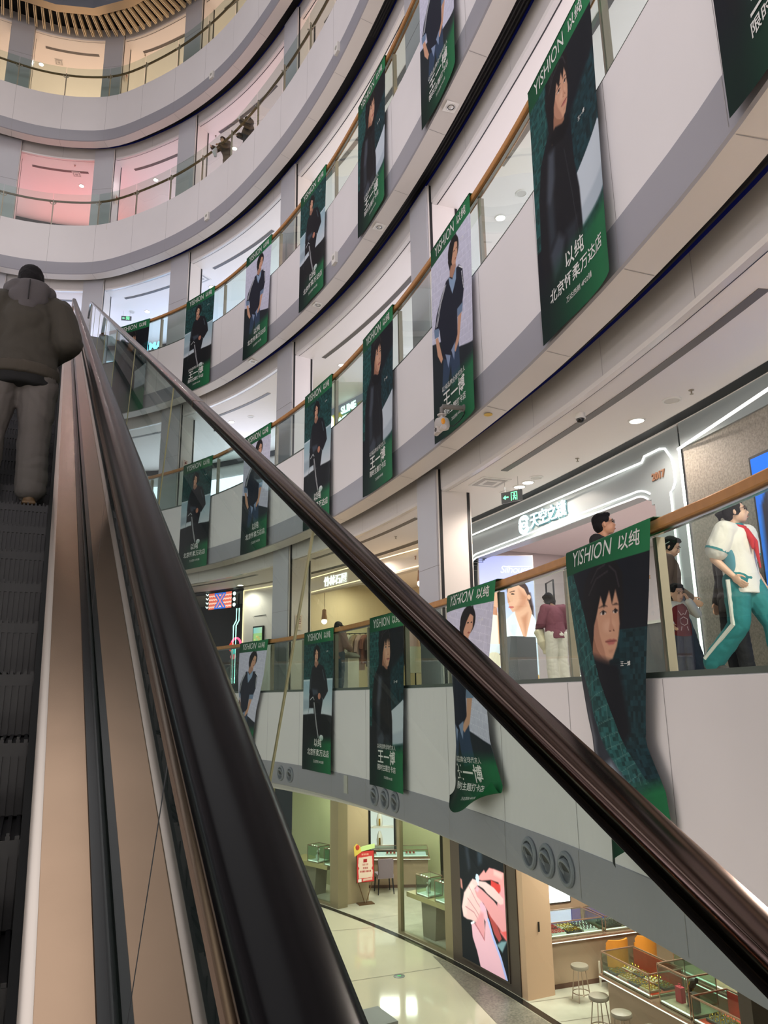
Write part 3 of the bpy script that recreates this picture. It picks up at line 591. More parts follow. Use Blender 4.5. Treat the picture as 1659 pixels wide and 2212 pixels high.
# ================================================================== small fixtures on ceilings and fascias
def ceil_z(k): return FT[k + 1] - 2.13
def downlight(k, s, o, label, on=True, r=.085):
    z = ceil_z(k); root = thing('ceiling_downlight', label, 'ceiling light', frame(s, o, z), 'round ceiling downlights')
    mb = MB(); mb.lathe([(r + .022, 0), (r + .022, -.008), (r, -.014), (r, -.002)], 24); mb.build('trim_ring', [M_WPLASTIC], root)
    mb = MB(); mb.lathe([(.001, -.003), (r, -.003), (r, -.008), (.001, -.008)], 24); mb.build('lamp_face', [M_LAMP if on else mat('lamp_off', (196, 190, 182), .4)], root, smooth=0)
    if on:
        q = P(s, o, z - .05); point('downlight_lamp', q, (330 if s < 7 else 90) if k == 2 else 30, (1, .88, .77) if k == 2 else (1, .97, .97), .06, 2.7)
for k, s, o, on, l in [(2, 10.24, 1.75, True, 'lit downlight beside the dome camera over the shoppers'), (2, 9.6, 1.76, False, 'unlit downlight to the right of the dome camera'),
    (2, 13.18, 1.78, True, 'left lit downlight of the three above the exit sign'), (2, 12.93, 1.78, True, 'middle lit downlight of the three above the exit sign'), (2, 12.66, 1.76, False, 'right unlit downlight of the three above the exit sign'),
    (2, 13.55, 1.75, False, 'pale unlit disc light left of the exit sign'), (2, 24.6, 1.9, True, 'lit downlight above the directory screen'), (2, 6.2, 1.15, True, 'added downlight out of view past the school uniform girl'), (2, 5.0, 1.15, True, 'added downlight out of view on the right, nearer one'), (2, 3.6, 1.15, True, 'added downlight out of view on the right, further one'), (2, 19, 1.9, True, 'lit downlight in front of the stone house shop'),  # lamps out of view on the right are added to brighten the ceiling
    (3, 13.7, 2.05, True, 'cold bright downlight right of the gallery column above the slime shop floor'), (3, 13.0, 2.06, False, 'unlit disc light by the big portrait banner'), (3, 25.3, 2.0, True, 'downlight seen above the guard cap on the slime shop floor'), (3, 24.6, 2.1, False, 'unlit disc right of the lamp on the slime shop floor'), (3, 20.3, 2.0, True, 'downlight over the slime shop'),
    (4, 26.5, 2.16, True, 'downlight over the seated figure banner at the escalator head floor'), (4, 29.0, 2.43, True, 'downlight left of the column at the escalator head floor'), (4, 29.4, 2.3, False, 'unlit disc left of the lamp at the escalator head floor'),
    (5, 30.94, 2.17, True, 'lamp glowing on the pink ceiling'), (5, 28.85, 2.11, True, 'lamp low on the lilac ceiling'), (5, 25.83, 2.23, True, 'lamp behind the two leaning people'), (5, 20.5, 2.2, True, 'lamp on the gallery ceiling beyond the two people'),
    (6, 32.4, 2.33, True, 'lamp glowing on the orange top ceiling')]:
    downlight(k, s, o, 'round ' + l, on)
def sprinkler(k, s, o, label):
    z = ceil_z(k); mb = MB(); mb.lathe([(.03, 0), (.03, -.006), (.008, -.01), (.008, -.045), (.022, -.047), (.022, -.05)], 10)
    tag(mb.build('fire_sprinkler', [mat('sprinkler_brass', (150, 140, 126), .35, metal=.8)], M=frame(s, o, z)), label, 'sprinkler', 'fire sprinklers')
for k, s, o, l in [(2, 9.32, 1.8, 'over the rightmost shoppers'), (2, 11.7, 1.85, 'right of the dome camera row'), (2, 14.0, 1.0, 'beside the square air diffuser'), (2, 17.2, 1.5, 'in front of the stone house shop'), (3, 19.2, 1.9, 'over the slime shop'), (3, 15.2, .95, 'by the big portrait column'), (4, 26.2, 1.0, 'above the seated figure banner at the escalator head'), (5, 25.9, 1.4, 'near the two leaning people'), (5, 30.9, 1.0, 'on the pink ceiling'), (6, 30.3, 1.5, 'left one on the orange ceiling'), (6, 29.2, 1.5, 'right one on the orange ceiling')]:
    sprinkler(k, s, o, 'small fire sprinkler ' + l)
def diffuser(k, s, o, label, size=.5):
    root = thing('air_diffuser', label, 'air vent', frame(s, o, ceil_z(k)), 'square ceiling air diffusers')
    mb = MB(); mb.box((0, 0, -.006), (size, size, .012)); mb.build('frame', [M_WPLASTIC], root, smooth=0)
    for j in range(3): q = size * (.82 - .24 * j); mb = MB(); mb.box((0, 0, -.014 - .004 * j), (q, q, .006)); mb.build('louver', [M_WPLASTIC if j % 2 else mat('louver_grey', (170, 166, 164), .5)], root, smooth=0)
diffuser(2, 13.1, 1.2, 'square air diffuser beside the column by the optical shop'); diffuser(4, 26.4, 1.55, 'square air diffuser greenish lit near the escalator head'); diffuser(5, 30.95, 1.5, 'square air diffuser on the pink ceiling', .3); diffuser(6, 31.84, 1.98, 'square air diffuser on the orange ceiling', .3)
dome = thing('dome_camera', 'white dome camera with dark lens on the ceiling over the shoppers', 'security camera', frame(10.2, .95, ceil_z(2)))
mb = MB(); mb.lathe([(.055, 0), (.055, -.03), (.062, -.05), (.062, -.07)], 20); mb.build('housing', [M_WPLASTIC], dome)
mb = MB(); mb.ell((0, 0, -.07), (.05, .05, .05)); mb.build('lens_dome', [mat('lens_black', (10, 10, 12), .08)], dome)
def exit_sign(k, s, o, label, turn=.0, drop=.30):
    root = thing('exit_sign', label, 'sign', frame(s, o, ceil_z(k) - drop, turn), 'hanging green exit signs'); em = emis('exit_green', (120, 255, 170), 2.2)
    mb = MB(); mb.box((0, 0, 0), (.36, .03, .17)); mb.build('housing', [mat('sign_grey', (96, 98, 98), .4)], root, smooth=0)
    mb = MB(); mb.prism([(-.15, 0), (-.1, .035), (-.1, .01), (-.05, .01), (-.05, -.01), (-.1, -.01), (-.1, -.035)], -.018, -.016); mb.build('arrow', [em], root, smooth=0)
    mb = MB()
    for c, d in [((0, -.017, 0), (.012, .002, .13)), ((.10, -.017, 0), (.012, .002, .13)), ((.05, -.017, .06), (.1, .002, .012))]: mb.box(c, d)
    mb.ell((.055, -.017, .035), (.013, .002, .013)); mb.tube([(.055, -.017, .02), (.05, -.017, -.015), (.03, -.017, -.055)], .008, 6); mb.tube([(.05, -.017, -.015), (.075, -.017, -.03), (.075, -.017, -.06)], .008, 6); mb.tube([(.03, -.017, .005), (.055, -.017, .015), (.082, -.017, -.0)], .006, 6)
    mb.build('running_figure', [em], root)
    for x in (-.12, .12): mb = MB(); mb.tube([(x, 0, .085), (x, 0, drop)], .004, 6); mb.build('hanger', [M_STEEL], root)
exit_sign(2, 12.8, 1.4, 'green exit sign hanging in front of the optical shop', .5); exit_sign(4, 29.5, 2.2, 'green exit sign hanging beside the escalator head', .3); exit_sign(3, 25.4, 1.6, 'green exit sign seen through the guard glass on the slime shop floor', .3)
# round air nozzles in the grey band of the lowest gallery
M_NOZ = mat('nozzle_grey', (128, 131, 138), .4); M_NOZD = mat('nozzle_dark', (52, 54, 58), .5)
def nozzle(s, label):
    root = thing('air_nozzle', label, 'air vent', frame(s, -.016, FT[2] - 1.655) @ Matrix.Rotation(math.pi / 2, 4, 'X'), 'round air nozzles in the grey band')
    mb = MB(); n = 28; mb.lathe([(.155, 0), (.155, .012), (.142, .026), (.118, .026), (.112, .014), (.112, -.0)], n); mb.build('outer_ring', [M_NOZ], root)
    mb = MB(); R_ = Matrix.Rotation(.42, 4, 'X'); mb.lathe([(.098, -.02), (.104, .012), (.098, .024), (.084, .024), (.070, .004)], n, M=R_); mb.build('swivel_ball', [M_NOZ], root)
    mb = MB(); mb.lathe([(.071, .006), (.05, .001), (.001, .0)], n, M=R_ @ Matrix.Translation((0, -.006, .004))); mb.build('nozzle_throat', [M_NOZD], root)
for s, l in [(19.47, 'leftmost pair, left one, beside the guard joint strip'), (19.02, 'leftmost pair, right one, beside the guard joint strip'), (15.1, 'left of three under the flat portrait banner'), (14.67, 'middle of three under the flat portrait banner'), (14.27, 'right of three under the flat portrait banner'), (10.22, 'left of three above the hand screen'), (9.85, 'middle of three above the hand screen'), (9.46, 'right of three above the hand screen')]:
    nozzle(s, 'round grey swivel air nozzle, ' + l)
mb = MB(); mb.box((0, -.008, 0), (.16, .016, .30)); mb.box((0, -.0165, .075), (.14, .002, .13)); mb.box((0, -.0165, -.075), (.14, .002, .13)); tag(mb.build('access_plate', [mat('plate_cream', (176, 174, 166), .5)], M=frame(16.37, -.014, FT[2] - 1.6), smooth=0), 'small cream access plate in the grey band between two banners', 'plate')
# small speakers on upper soffit edges and square spot lights in the fourth floor soffit
def spot(s, label, on):
    root = thing('soffit_spotlight', label, 'ceiling light', frame(s, .165, FT[4] - 1.912), 'square spotlights in the soffit')
    mb = MB(); mb.box((0, 0, -.008), (.2, .2, .016)); mb.build('frame', [M_WPLASTIC], root, smooth=0)
    mb = MB(); mb.lathe([(.075, -.016), (.075, -.02), (.06, -.02), (.05, -.012), (.02, -.03), (.001, -.032)], 18); mb.build('reflector', [mat('spot_grey', (206, 204, 200), .25, metal=.4)], root)
for s, l in [(11.8, 'first from the right under the top cut banner'), (15.0, 'second, under the upper leather banner'), (18.25, 'third, under the seated figure banner'), (21.8, 'fourth, under the brick banner'), (24.9, 'fifth, half behind the guard cap')]: spot(s, 'square white soffit spotlight, ' + l, False)
def speaker(k, s, label, tilt=0.):
    root = thing('wall_speaker', label, 'speaker', frame(s, -.03, FT[k] - 1.55), 'small white fascia speakers')
    mb = MB(); mb.prism([(-.09, -.14), (.09, -.14), (.1, .1), (-.1, .1)], -.05, .02); mb.build('housing', [M_WPLASTIC], root, smooth=0)
    mb = MB(); mb.lathe([(.05, .05), (.05, .056), (.02, .056)], 14, M=Matrix.Rotation(math.pi / 2, 4, 'X')); mb.build('grille', [mat('speaker_grey', (160, 158, 150), .5)], root)
speaker(5, 24.35, 'small white speaker on the pink gallery soffit edge'); speaker(6, 24.47, 'small white speaker on the orange gallery soffit edge'); speaker(5, 16.74, 'small white speaker on the pink gallery edge near the picture top'); speaker(4, 16.87, 'small lit white unit on the soffit edge beside the seated figure banner')
# surveillance camera hanging over the pale brick banner
ptz = thing('surveillance_camera', 'grey round surveillance camera hanging on an arm before the pale brick banner', 'security camera', frame(11.30, -.02, 3.62))
mb = MB(); mb.tube([(.0, 0, 0), (0, -.05, 0)], .05, 14); mb.tube([(0, -.03, 0), (-.02, -.33, .0)], .032, 12); mb.tube([(-.02, -.30, 0), (-.03, -.335, -.02), (-.03, -.34, -.09)], .03, 12); mb.build('arm', [mat('arm_grey', (112, 108, 104), .4)], ptz)
O_ = Matrix.Translation((-.03, -.34, -.1))
mb = MB(); mb.lathe([(.015, .03), (.02, .0), (.06, -.01), (.055, -.022), (.02, -.025), (.02, -.06)], 18, M=O_); mb.build('neck_flange', [mat('flange_pale', (196, 188, 182), .3)], ptz)
mb = MB(); mb.lathe([(.02, -.06), (.085, -.075), (.098, -.11), (.1, -.17), (.085, -.205), (.02, -.21)], 22, M=O_); mb.build('housing', [mat('camera_grey', (178, 172, 168), .4)], ptz)
for x in (-1, 1): mb = MB(); mb.ell((x * .092, -.02, -.135), (.014, .03, .045), M=O_); mb.build('side_light', [mat('amber', (226, 150, 40), .3)], ptz)
mb = MB(); mb.box((0, -.06, -.225), (.09, .06, .085), M=O_); mb.tube([(-.14, -.03, -.225), (.14, -.03, -.225)], .034, 14, M=O_); mb.build('lens_block', [mat('flange_pale')], ptz)
mb = MB(); mb.lathe([(.03, 0), (.028, .006), (.001, .006)], 16, M=O_ @ Matrix.Translation((0, -.088, -.225)) @ Matrix.Rotation(math.pi / 2, 4, 'X')); mb.build('lens', [mat('lens_black')], ptz)
mb = MB(); mb.tube([(0, -.02, -.03), (.035, -.06, -.11), (.045, -.12, -.2), (.01, -.2, -.27), (-.0, -.26, -.26)], .007, 8); mb.build('cable', [M_BLACK], ptz)
mb = MB(); mb.lathe([(.055, 0), (.055, -.003), (.001, -.003)], 20); tag(mb.build('round_sticker', [mat('sticker_yellow', (214, 176, 60), .5)], M=frame(11.0, .14, FT[3] - 1.915)), 'round yellow sticker on the soffit by the surveillance camera', 'sticker')
# notices on the columns
def notice_art():
    a = Ink(48, 84, 1.75, (232, 214, 196)); R_ = (132, 54, 48)
    a.poly([(.18, .08), (.82, .08), (.82, .46), (.18, .46)], R_); a.poly([(.23, .11), (.77, .11), (.77, .43), (.23, .43)], (238, 224, 208)); a.poly([(.32, .16), (.68, .16), (.72, .40), (.56, .36), (.5, .4), (.42, .35), (.28, .4)], R_)
    for i in range(4): a.poly([(.2 + .16 * i, .53), (.3 + .16 * i, .53), (.3 + .16 * i, .6), (.2 + .16 * i, .6)], R_)
    for y in (.7, .78, .86): a.line([(.2, y), (.8, y)], .012, (110, 70, 60))
    return a
NOT = notice_art(); nme = NOT.mesh('fire_notice', flat(.19, .36), [print_mat('paper_print')])
for k, z, l in [(2, 1.70, 'paper fire notice on the column beside the optical shop'), ]:
    pass
def notice(k, ci, label):
    s, w = COLS[ci]; o = link('fire_notice', nme, None, frame(s - w / 2 - .006, .85, FT[k] + 1.62, math.pi / 2 - .0)); tag(o, label, 'notice', 'fire notices on columns')
    o.matrix_basis = frame(s - w / 2 - .012, .86, FT[k] + 1.62) @ Matrix.Rotation(math.pi / 2, 4, 'Z')
notice(2, 1, 'red and cream fire notice on the column by the optical shop'); notice(2, 2, 'red and cream fire notice on the column seen through the guard glass'); notice(3, 2, 'red and cream fire notice on the column left of the slime shop'); notice(4, 2, 'red and cream fire notice on the column by the seated figure banner'); notice(5, 3, 'red and cream fire notice on the pink gallery column'); notice(6, 3, 'red and cream fire notice on the orange gallery column')
# ================================================================== lowest gallery: shop fronts behind the walkers
T2 = FT[2]; ZC2 = ceil_z(2) if 'ceil_z' in globals() else FT[3] - 2.13
def wall(name, s0, s1, z0, z1, off, m, th=.12):
    mb = MB(); sweep(mb, [(off, z0), (off, z1), (off + th, z1), (off + th, z0)], s0, s1, 0, .4, closed=True, caps=True); return struct(mb.build(name, [m], smooth=20))
def radial(name, s, o0, o1, z0, z1, m, th=.08):
    a, b = P(s, o0), P(s, o1); t = TV(s) * th; mb = MB()
    mb.add([(x + i * t[0], y + i * t[1], z) for x, y, _ in (a, b) for i in (0, 1) for z in (z0, z1)], [(0,1,3,2),(4,6,7,5),(0,4,5,1),(2,3,7,6),(0,2,6,4),(1,5,7,3)]); return struct(mb.build(name, [m], smooth=0))
def curve_tube(mb, pts, off, r, mi=0): mb.tube([P(s, off, z) for s, z in pts], r, 8, mi)
def arc(cs, cz, r, a0, a1, n=8): return [(cs + r * math.cos(a0 + (a1 - a0) * i / n), cz + r * math.sin(a0 + (a1 - a0) * i / n)) for i in range(n + 1)]
M_SHELL = mat('shop_white', (236, 224, 224), .55); M_SATIN = mat('satin_grey', (150, 158, 160), .35); M_STONE = mat('speckled_stone', (140, 132, 122), .6, noise_=(42, .5), bump=(40, .25))
M_BAMB = mat('beige_plaster', (216, 200, 170), .6); M_HEADB = mat('header_beige', (206, 196, 182), .5)
# optical shop: satin front with a rounded opening
o_ = 2.35; s0, s1, zt, r_ = 10.80, 15.86, 2.53, .36
mb = MB(); ss = srange(10.28, 16.75, .06)
def zlow(s):
    if s <= s0 or s >= s1: return T2
    d = min(s - s0, s1 - s)
    return zt if d >= r_ else zt - r_ + math.sqrt(max(0, r_ * r_ - (r_ - d) ** 2))
for a, b in zip(ss[:-1], ss[1:]):
    za, zb = zlow((a + b) / 2), zlow((a + b) / 2)
    for of in (o_, o_ + .22): mb.add([P(a, of, za), P(b, of, zb), P(b, of, ZC2), P(a, of, ZC2)], [(0, 1, 2, 3)])
    mb.add([P(a, o_, za), P(b, o_, zb), P(b, o_ + .22, zb), P(a, o_ + .22, za)], [(0, 1, 2, 3)])
struct(mb.build('wall_shopfront', [M_SATIN], smooth=20))
radial('wall_shop', 10.34, 2.5, 6.6, T2, ZC2, M_SHELL); radial('wall_shop', 16.75, 2.5, 6.6, T2, ZC2, M_SHELL); wall('wall_shop', 10.3, 16.8, T2, ZC2, 6.6, M_SHELL)
mb = MB(); sweep(mb, [(2.58, 3.0), (6.6, 3.0)], 10.36, 16.72, 0, .6); struct(mb.build('shop_ceiling', [M_SHELL], smooth=0))
led = thing('led_outline', 'white glowing line light tracing the optical shop front', 'light strip', Matrix.Identity(4)); M_L2 = emis('led_cool', (255, 255, 246), 2.6)
mb = MB(); curve_tube(mb, [(s, 2.965) for s in srange(16.6, 10.98, .3)] + [(10.95, 2.99), (10.92, 3.03), (10.62, 3.03), (10.52, 3.0), (10.42, 2.84), (10.40, 2.52), (10.44, 2.46), (10.5, 2.42), (10.49, 1.3), (10.48, T2 + .05)], o_ - .012, .014); mb.build('upper_line', [M_L2], led)
for i, d in enumerate((.0, .075)):
    mb = MB(); q = r_ + d
    curve_tube(mb, [(s1 + d, z) for z in srange(T2 + .05, zt - r_, .4)] + arc(s1 - r_, zt - r_, q, 0, math.pi / 2) + [(s, zt + d) for s in srange(s1 - r_ - .1, s0 + r_ + .1, .3)] + arc(s0 + r_, zt - r_, q, math.pi / 2, math.pi * .72, 5), o_ - .012, .012); mb.build('arch_line', [M_L2], led)
for i, s in enumerate((11.6, 12.8, 14.0, 15.2)):
    q = P(s, 4.0, 2.93); area('optical_shop_lamp', q, .7, 30, (1, .95, .95))
sg = thing('shop_sign', 'white glowing shop sign with swirl emblem above the optical shop', 'sign', frame(13.32, o_ - .03, 2.80))
mb = MB(); put_text(mb, '天空之镜', .27, Matrix.Translation((.075, .02, -.012)), bold=.014, space=.98); mb.build('letter_return', [mat('return_teal', (70, 112, 120), .4)], sg, smooth=0)
mb = MB(); put_text(mb, '天空之镜', .27, Matrix.Translation((.06, -.0, 0)), depth=.01, bold=.002, space=.98); mb.build('lettering', [emis('sign_cool', (225, 255, 255), 1.7)], sg, smooth=0)
mb = MB()
for k_, (ra, w_) in enumerate(((.145, .02), (.10, .018))):
    mb.tube([((-.66 if True else 0) + ra * math.copysign(abs(math.cos(t)) ** .8, math.cos(t)) * 1.0, -.01, ra * math.copysign(abs(math.sin(t)) ** .8, math.sin(t))) for t in [i * 2 * math.pi / 40 + .4 + k_ * 2.2 for i in range(36)]], w_, 8)
mb.tube([(-.66 + .05 * math.cos(t), -.01, .038 * math.sin(t)) for t in [i * 2 * math.pi / 20 for i in range(20)]], .014, 8, closed=True)
mb.build('emblem', [emis('sign_cool', (225, 255, 255), 1.7)], sg)
mb = MB(); put_text(mb, '2017', .13, frame(10.69, o_ - .012, 2.695), depth=.008, bold=.004); tag(mb.build('year_sign', [mat('rose_gold', (186, 140, 112), .3, metal=.6)], smooth=0), 'rose gold number 2017 on the optical shop corner', 'sign')
# poster light box with two faces
def art_faces():
    a = Ink(110, 250, 2.4 / 1.06, (178, 186, 226)); a.grad(a.v < .7, (160, 168, 222), (206, 214, 236), np.clip(a.v * 1.6, 0, 1)); a.grad((a.v >= .62) & (a.v < .70), (206, 214, 236), (168, 200, 226), np.clip((a.v - .62) / .08, 0, 1))
    S_, S2 = (222, 172, 144), (196, 136, 108)
    a.poly([(.05, .42), (.2, .44), (.32, .46), (.36, .62), (.36, .705), (.04, .705)], (232, 222, 214)); a.poly([(.3, .48), (.42, .5), (.44, .705), (.3, .705)], (222, 148, 92), .01)
    a.ell((.24, .30), (.13, .17), (112, 78, 72)); a.poly([(.2, .30), (.34, .27), (.37, .33), (.36, .39), (.28, .43), (.2, .42)], S_); a.poly([(.2, .40), (.3, .42), (.3, .48), (.18, .47)], S2)
    a.poly([(.78, .28), (.93, .30), (.97, .42), (.96, .56), (.84, .5)], (60, 44, 42), .02)
    a.poly([(.42, .70), (.45, .52), (.62, .45), (.9, .44), (1, .52), (1, .70)], (234, 236, 240), .006); a.poly([(.62, .40), (.88, .36), (.94, .46), (.84, .60), (.78, .69), (.70, .58), (.62, .47)], S_); a.poly([(.74, .5), (.86, .46), (.8, .64)], S2, .03)
    a.ell((.70, .29), (.2, .23), (66, 48, 46), -20); a.poly([(.49, .32), (.52, .26), (.66, .22), (.82, .27), (.88, .33), (.84, .40), (.7, .44), (.58, .455), (.53, .42), (.5, .37)], S_); a.poly([(.72, .27), (.88, .33), (.84, .40), (.7, .44), (.62, .445), (.74, .36)], S2, .04)
    a.line([(.55, .295), (.64, .285)], .008, (92, 60, 50)); a.ell((.6, .31), (.035, .014), (70, 48, 44)); a.poly([(.5, .32), (.55, .375), (.5, .38)], (206, 150, 122)); a.ell((.56, .415), (.05, .018), (190, 100, 92)); a.ell((.9, .335), (.03, .045), S_)
    a.poly([(.45, .52), (.62, .45), (.66, .56), (.6, .66), (.5, .6)], (214, 218, 226), .02)
    m = a.v > .705; a.grad(m, (226, 228, 232), (206, 218, 232), a.u); a.ell((.2, .83), (.16, .14), (226, 214, 190)); a.poly([(.62, .98), (.7, .9), (.8, .91), (1, .95), (1, 1), (.6, 1)], (196, 158, 100)); a.poly([(.3, .78), (.42, .78), (.42, .79), (.3, .79)], (90, 90, 96))
    return a
px = thing('poster_lightbox', 'glowing blue poster of a man and a woman inside the optical shop', 'poster', Matrix.Translation((2.35, 14.42, 1.4)) @ Matrix.Rotation(.085, 4, 'Z'))
link('poster_print', art_faces().mesh('poster_print', flat(1.06, 2.4), [print_mat('lightbox_print', .95)]), px, Matrix.Translation((0, -.05, 0)))
mb = MB(); mb.box((0, .0, 0), (1.1, .09, 2.44)); mb.build('frame', [M_WPLASTIC], px, smooth=0)
mb = MB(); put_text(mb, 'Silhouette', .2, Matrix.Translation((.24, -.056, .93)), shear=.25, space=.9); mb.add([(-.02, -.056, .985), (.5, -.056, .985), (.5, -.056, 1.0), (-.02, -.056, 1.0)], [(0, 1, 2, 3)]); mb.build('lettering', [emis('white_letters', (250, 250, 255), 1.1)], px, smooth=0)
mb = MB(); mb.box((0, 0, .46), (.5, .42, .92)); mb.box((-.12, 0, .935), (.2, .3, .03)); tag(mb.build('display_counter', [mat('counter_grey', (96, 98, 102), .35)], M=frame(15.35, 3.05, T2)), 'grey slab counter in front of the glowing poster', 'counter')
mir = thing('wall_mirror', 'thin black framed mirror beside the woman in the plum top', 'mirror', frame(15.25, 3.75, 1.5) @ Matrix.Rotation(-.35, 4, 'Z'))
mb = MB(); mb.box((0, .01, 0), (.5, .02, 1.15)); mb.build('mirror_face', [mat('mirror', (222, 224, 222), .05, metal=1)], mir, smooth=0)
mb = MB()
for c, d in [((-.255, 0, 0), (.014, .03, 1.18)), ((.255, 0, 0), (.014, .03, 1.18)), ((0, 0, .58), (.52, .03, .014)), ((0, 0, -.58), (.52, .03, .014))]: mb.box(c, d)
mb.build('frame', [M_BLACK], mir, smooth=0)
for n_, (s, o, l) in enumerate([(14.9, 4.2, 'white lit drawer cabinet under the thin black mirror'), (13.7, 4.4, 'white lit drawer cabinet right of the woman in plum'), (12.0, 4.3, 'white lit drawer cabinet behind the man in glasses')]):
    c = thing('drawer_cabinet', l, 'cabinet', frame(s, o, T2), 'white drawer cabinets in the optical shop')
    mb = MB(); mb.box((0, .2, .42), (1.1, .4, .84)); mb.box((0, .2, .86), (1.14, .44, .03)); mb.build('body', [M_SHELL], c)
    for j in range(4):
        for i in (-1, 1):
            mb = MB(); mb.box((i * .27, -.012, .14 + j * .19), (.5, .025, .13)); d = mb.build('drawer', [mat('drawer_white', (224, 220, 216), .4)], c, smooth=0)
            mb = MB(); mb.box((i * .27, -.03, .21 + j * .19), (.46, .01, .012)); mb.build('lit_edge', [emis('drawer_glow', (255, 250, 240), 2)], d, smooth=0)
mb = MB(); mb.box((0, .2, .40), (1.5, .5, .80)); mb.box((0, .2, .82), (1.54, .54, .04), 1); mb.box((0, -.06, .02), (1.48, .02, .03), 2); tag(mb.build('service_counter', [mat('counter_grey'), M_WPLASTIC, M_L2], M=frame(11.3, 2.75, T2)), 'grey counter with glowing foot line behind the woman in brown', 'counter')
# speckled stone wall with light line, blue screen
wall('wall_stone', .5, 10.22, T2, 2.90, o_, M_STONE); wall('wall_stone_header', .5, 10.22, 2.90, ZC2, o_ - .03, M_SATIN)
l2 = thing('led_corner', 'white line light along the top and side of the speckled stone wall', 'light strip', Matrix.Identity(4))
mb = MB(); curve_tube(mb, [(s, 2.90) for s in srange(10.26, 1, .4)], o_ - .035, .018); mb.build('top_line', [M_L2], l2)
mb = MB(); curve_tube(mb, [(10.26, z) for z in srange(2.9, T2 + .03, .4)], o_ - .02, .018); mb.build('side_line', [M_L2], l2)
mb = MB(); mb.box((0, -.01, 0), (.62, .02, .016)); tag(mb.build('wall_slot', [M_BLACK], M=frame(9.78, o_, 2.165), smooth=0), 'thin black slot in the stone wall above the boy', 'slot')
sc_ = thing('lit_screen', 'blue lit screen with a dark coat picture by the right photo edge', 'screen', frame(8.3, o_ - .03, 1.35))
def art_coat():
    a = Ink(60, 110, 1.2, (36, 120, 226)); a.grad(a.v < .3, (30, 110, 230), (70, 150, 240), a.u); C = (40, 38, 52)
    a.poly([(.02, .9), (.04, .25), (.1, .16), (.24, .11), (.42, .14), (.5, .3), (.52, .9)], C, .01); a.line([(.28, .14), (.3, .88)], .01, (24, 23, 32)); a.line([(.12, .2), (.1, .8)], .02, (62, 58, 74)); a.poly([(.58, .5), (.7, .46), (.7, .6)], (210, 220, 250)); return a
link('screen_face', art_coat().mesh('screen_face', flat(1.9, 2.1), [print_mat('screen_print', .55)]), sc_, Matrix.Translation((0, -.025, 0)))
mb = MB(); mb.box((0, .01, 0), (1.96, .06, 2.16)); mb.build('bezel', [M_BLACK], sc_, smooth=0)
wall('wall_pier', 16.75, 17.3, T2, ZC2, o_, M_HEADB)
mb = MB(); sweep(mb, [(2.10, ZC2 - .004), (2.29, ZC2 - .004)], .5, 29, 0, .4); struct(mb.build('trim_2', [M_BLACK], smooth=0))
# stone house shop: beige header with warm lines, warm interior
wall('wall_header', 17.3, 22.75, 2.70, ZC2, o_ - .02, M_HEADB, .2); wall('wall_pier', 22.75, 23.2, T2, ZC2, o_, M_HEADB)
wl = thing('warm_line_light', 'pair of warm glowing lines on the beige stone house shop header', 'light strip', Matrix.Identity(4))
for z in (3.10, 2.72): mb = MB(); curve_tube(mb, [(s, z) for s in srange(22.7, 17.35, .3)], o_ - .035, .012); mb.build('line', [M_LEDW], wl)
sg = thing('shop_sign', 'white glowing brush style sign on the beige header of the stone house shop', 'sign', frame(21.05, o_ - .05, 2.91))
mb = MB(); put_text(mb, '竹林石屋', .27, Matrix.Translation((.016, .03, -.014)), bold=.014, shear=.12); mb.build('letter_return', [mat('return_brown', (110, 98, 84), .5)], sg, smooth=0)
mb = MB(); put_text(mb, '竹林石屋', .27, Matrix.Identity(4), depth=.015, bold=.003, shear=.12); mb.build('lettering', [emis('sign_white', (255, 252, 245), 1.7)], sg, smooth=0)
mb = MB(); put_text(mb, '2', .12, frame(17.75, o_ - .035, 2.93), depth=.006); tag(mb.build('unit_number', [mat('rose_gold')], smooth=0), 'small unit number on the beige header beside the column', 'sign')
radial('wall_shop', 17.34, 2.5, 6.4, T2, ZC2, M_BAMB); radial('wall_shop', 22.75, 2.5, 6.4, T2, ZC2, M_BAMB); wall('wall_shop', 17.3, 22.8, T2, ZC2, 6.4, M_BAMB)
for s in (18.4, 20.2, 21.9): area('stone_house_lamp', P(s, 3.9, 3.08), .6, 40, (1, .86, .64))
def pendant(s, o, z, label):
    p = thing('pendant_lamp', label, 'lamp', frame(s, o, z), 'wood and globe pendant lamps')
    mb = MB(); mb.lathe([(.03, .28), (.055, .26), (.06, .14), (.075, .05), (.075, .0), (.05, -.0)], 14); mb.build('wood_shade', [mat('lamp_wood', (150, 112, 82), .6)], p)
    mb = MB(); mb.ell((0, 0, -.05), (.075, .075, .075)); mb.build('globe', [emis('globe_warm', (255, 240, 212), 6)], p)
    mb = MB(); mb.tube([(0, 0, .27), (0, 0, ZC2 - z)], .006, 6); mb.build('cord', [mat('cord_brown', (110, 80, 62), .6)], p)
pendant(22.1, 2.75, 2.02, 'wooden pendant lamp with round globe, left one in the stone house shop'); pendant(18.2, 2.75, 2.5, 'globe pendant lamp beside the gallery column in the stone house shop'); pendant(20.2, 3.6, 2.3, 'wooden pendant lamp over the clothes display of the stone house shop')
def garment(mb, x, y, z, w, h, mi=0, d=.07): mb.prism([(x - w*.16, z), (x + w*.16, z), (x + w*.5, z - h*.16), (x + w*.62, z - h*.5), (x + w*.46, z - h*.52), (x + w*.42, z - h), (x - w*.42, z - h), (x - w*.46, z - h*.52), (x - w*.62, z - h*.5), (x - w*.5, z - h*.16)], y - d/2, y + d/2, mi)
CL = [(96, 74, 66), (178, 150, 128), (222, 206, 190), (120, 104, 96), (206, 170, 160), (84, 88, 96), (196, 184, 150), (150, 96, 84), (230, 222, 210), (128, 120, 100)]
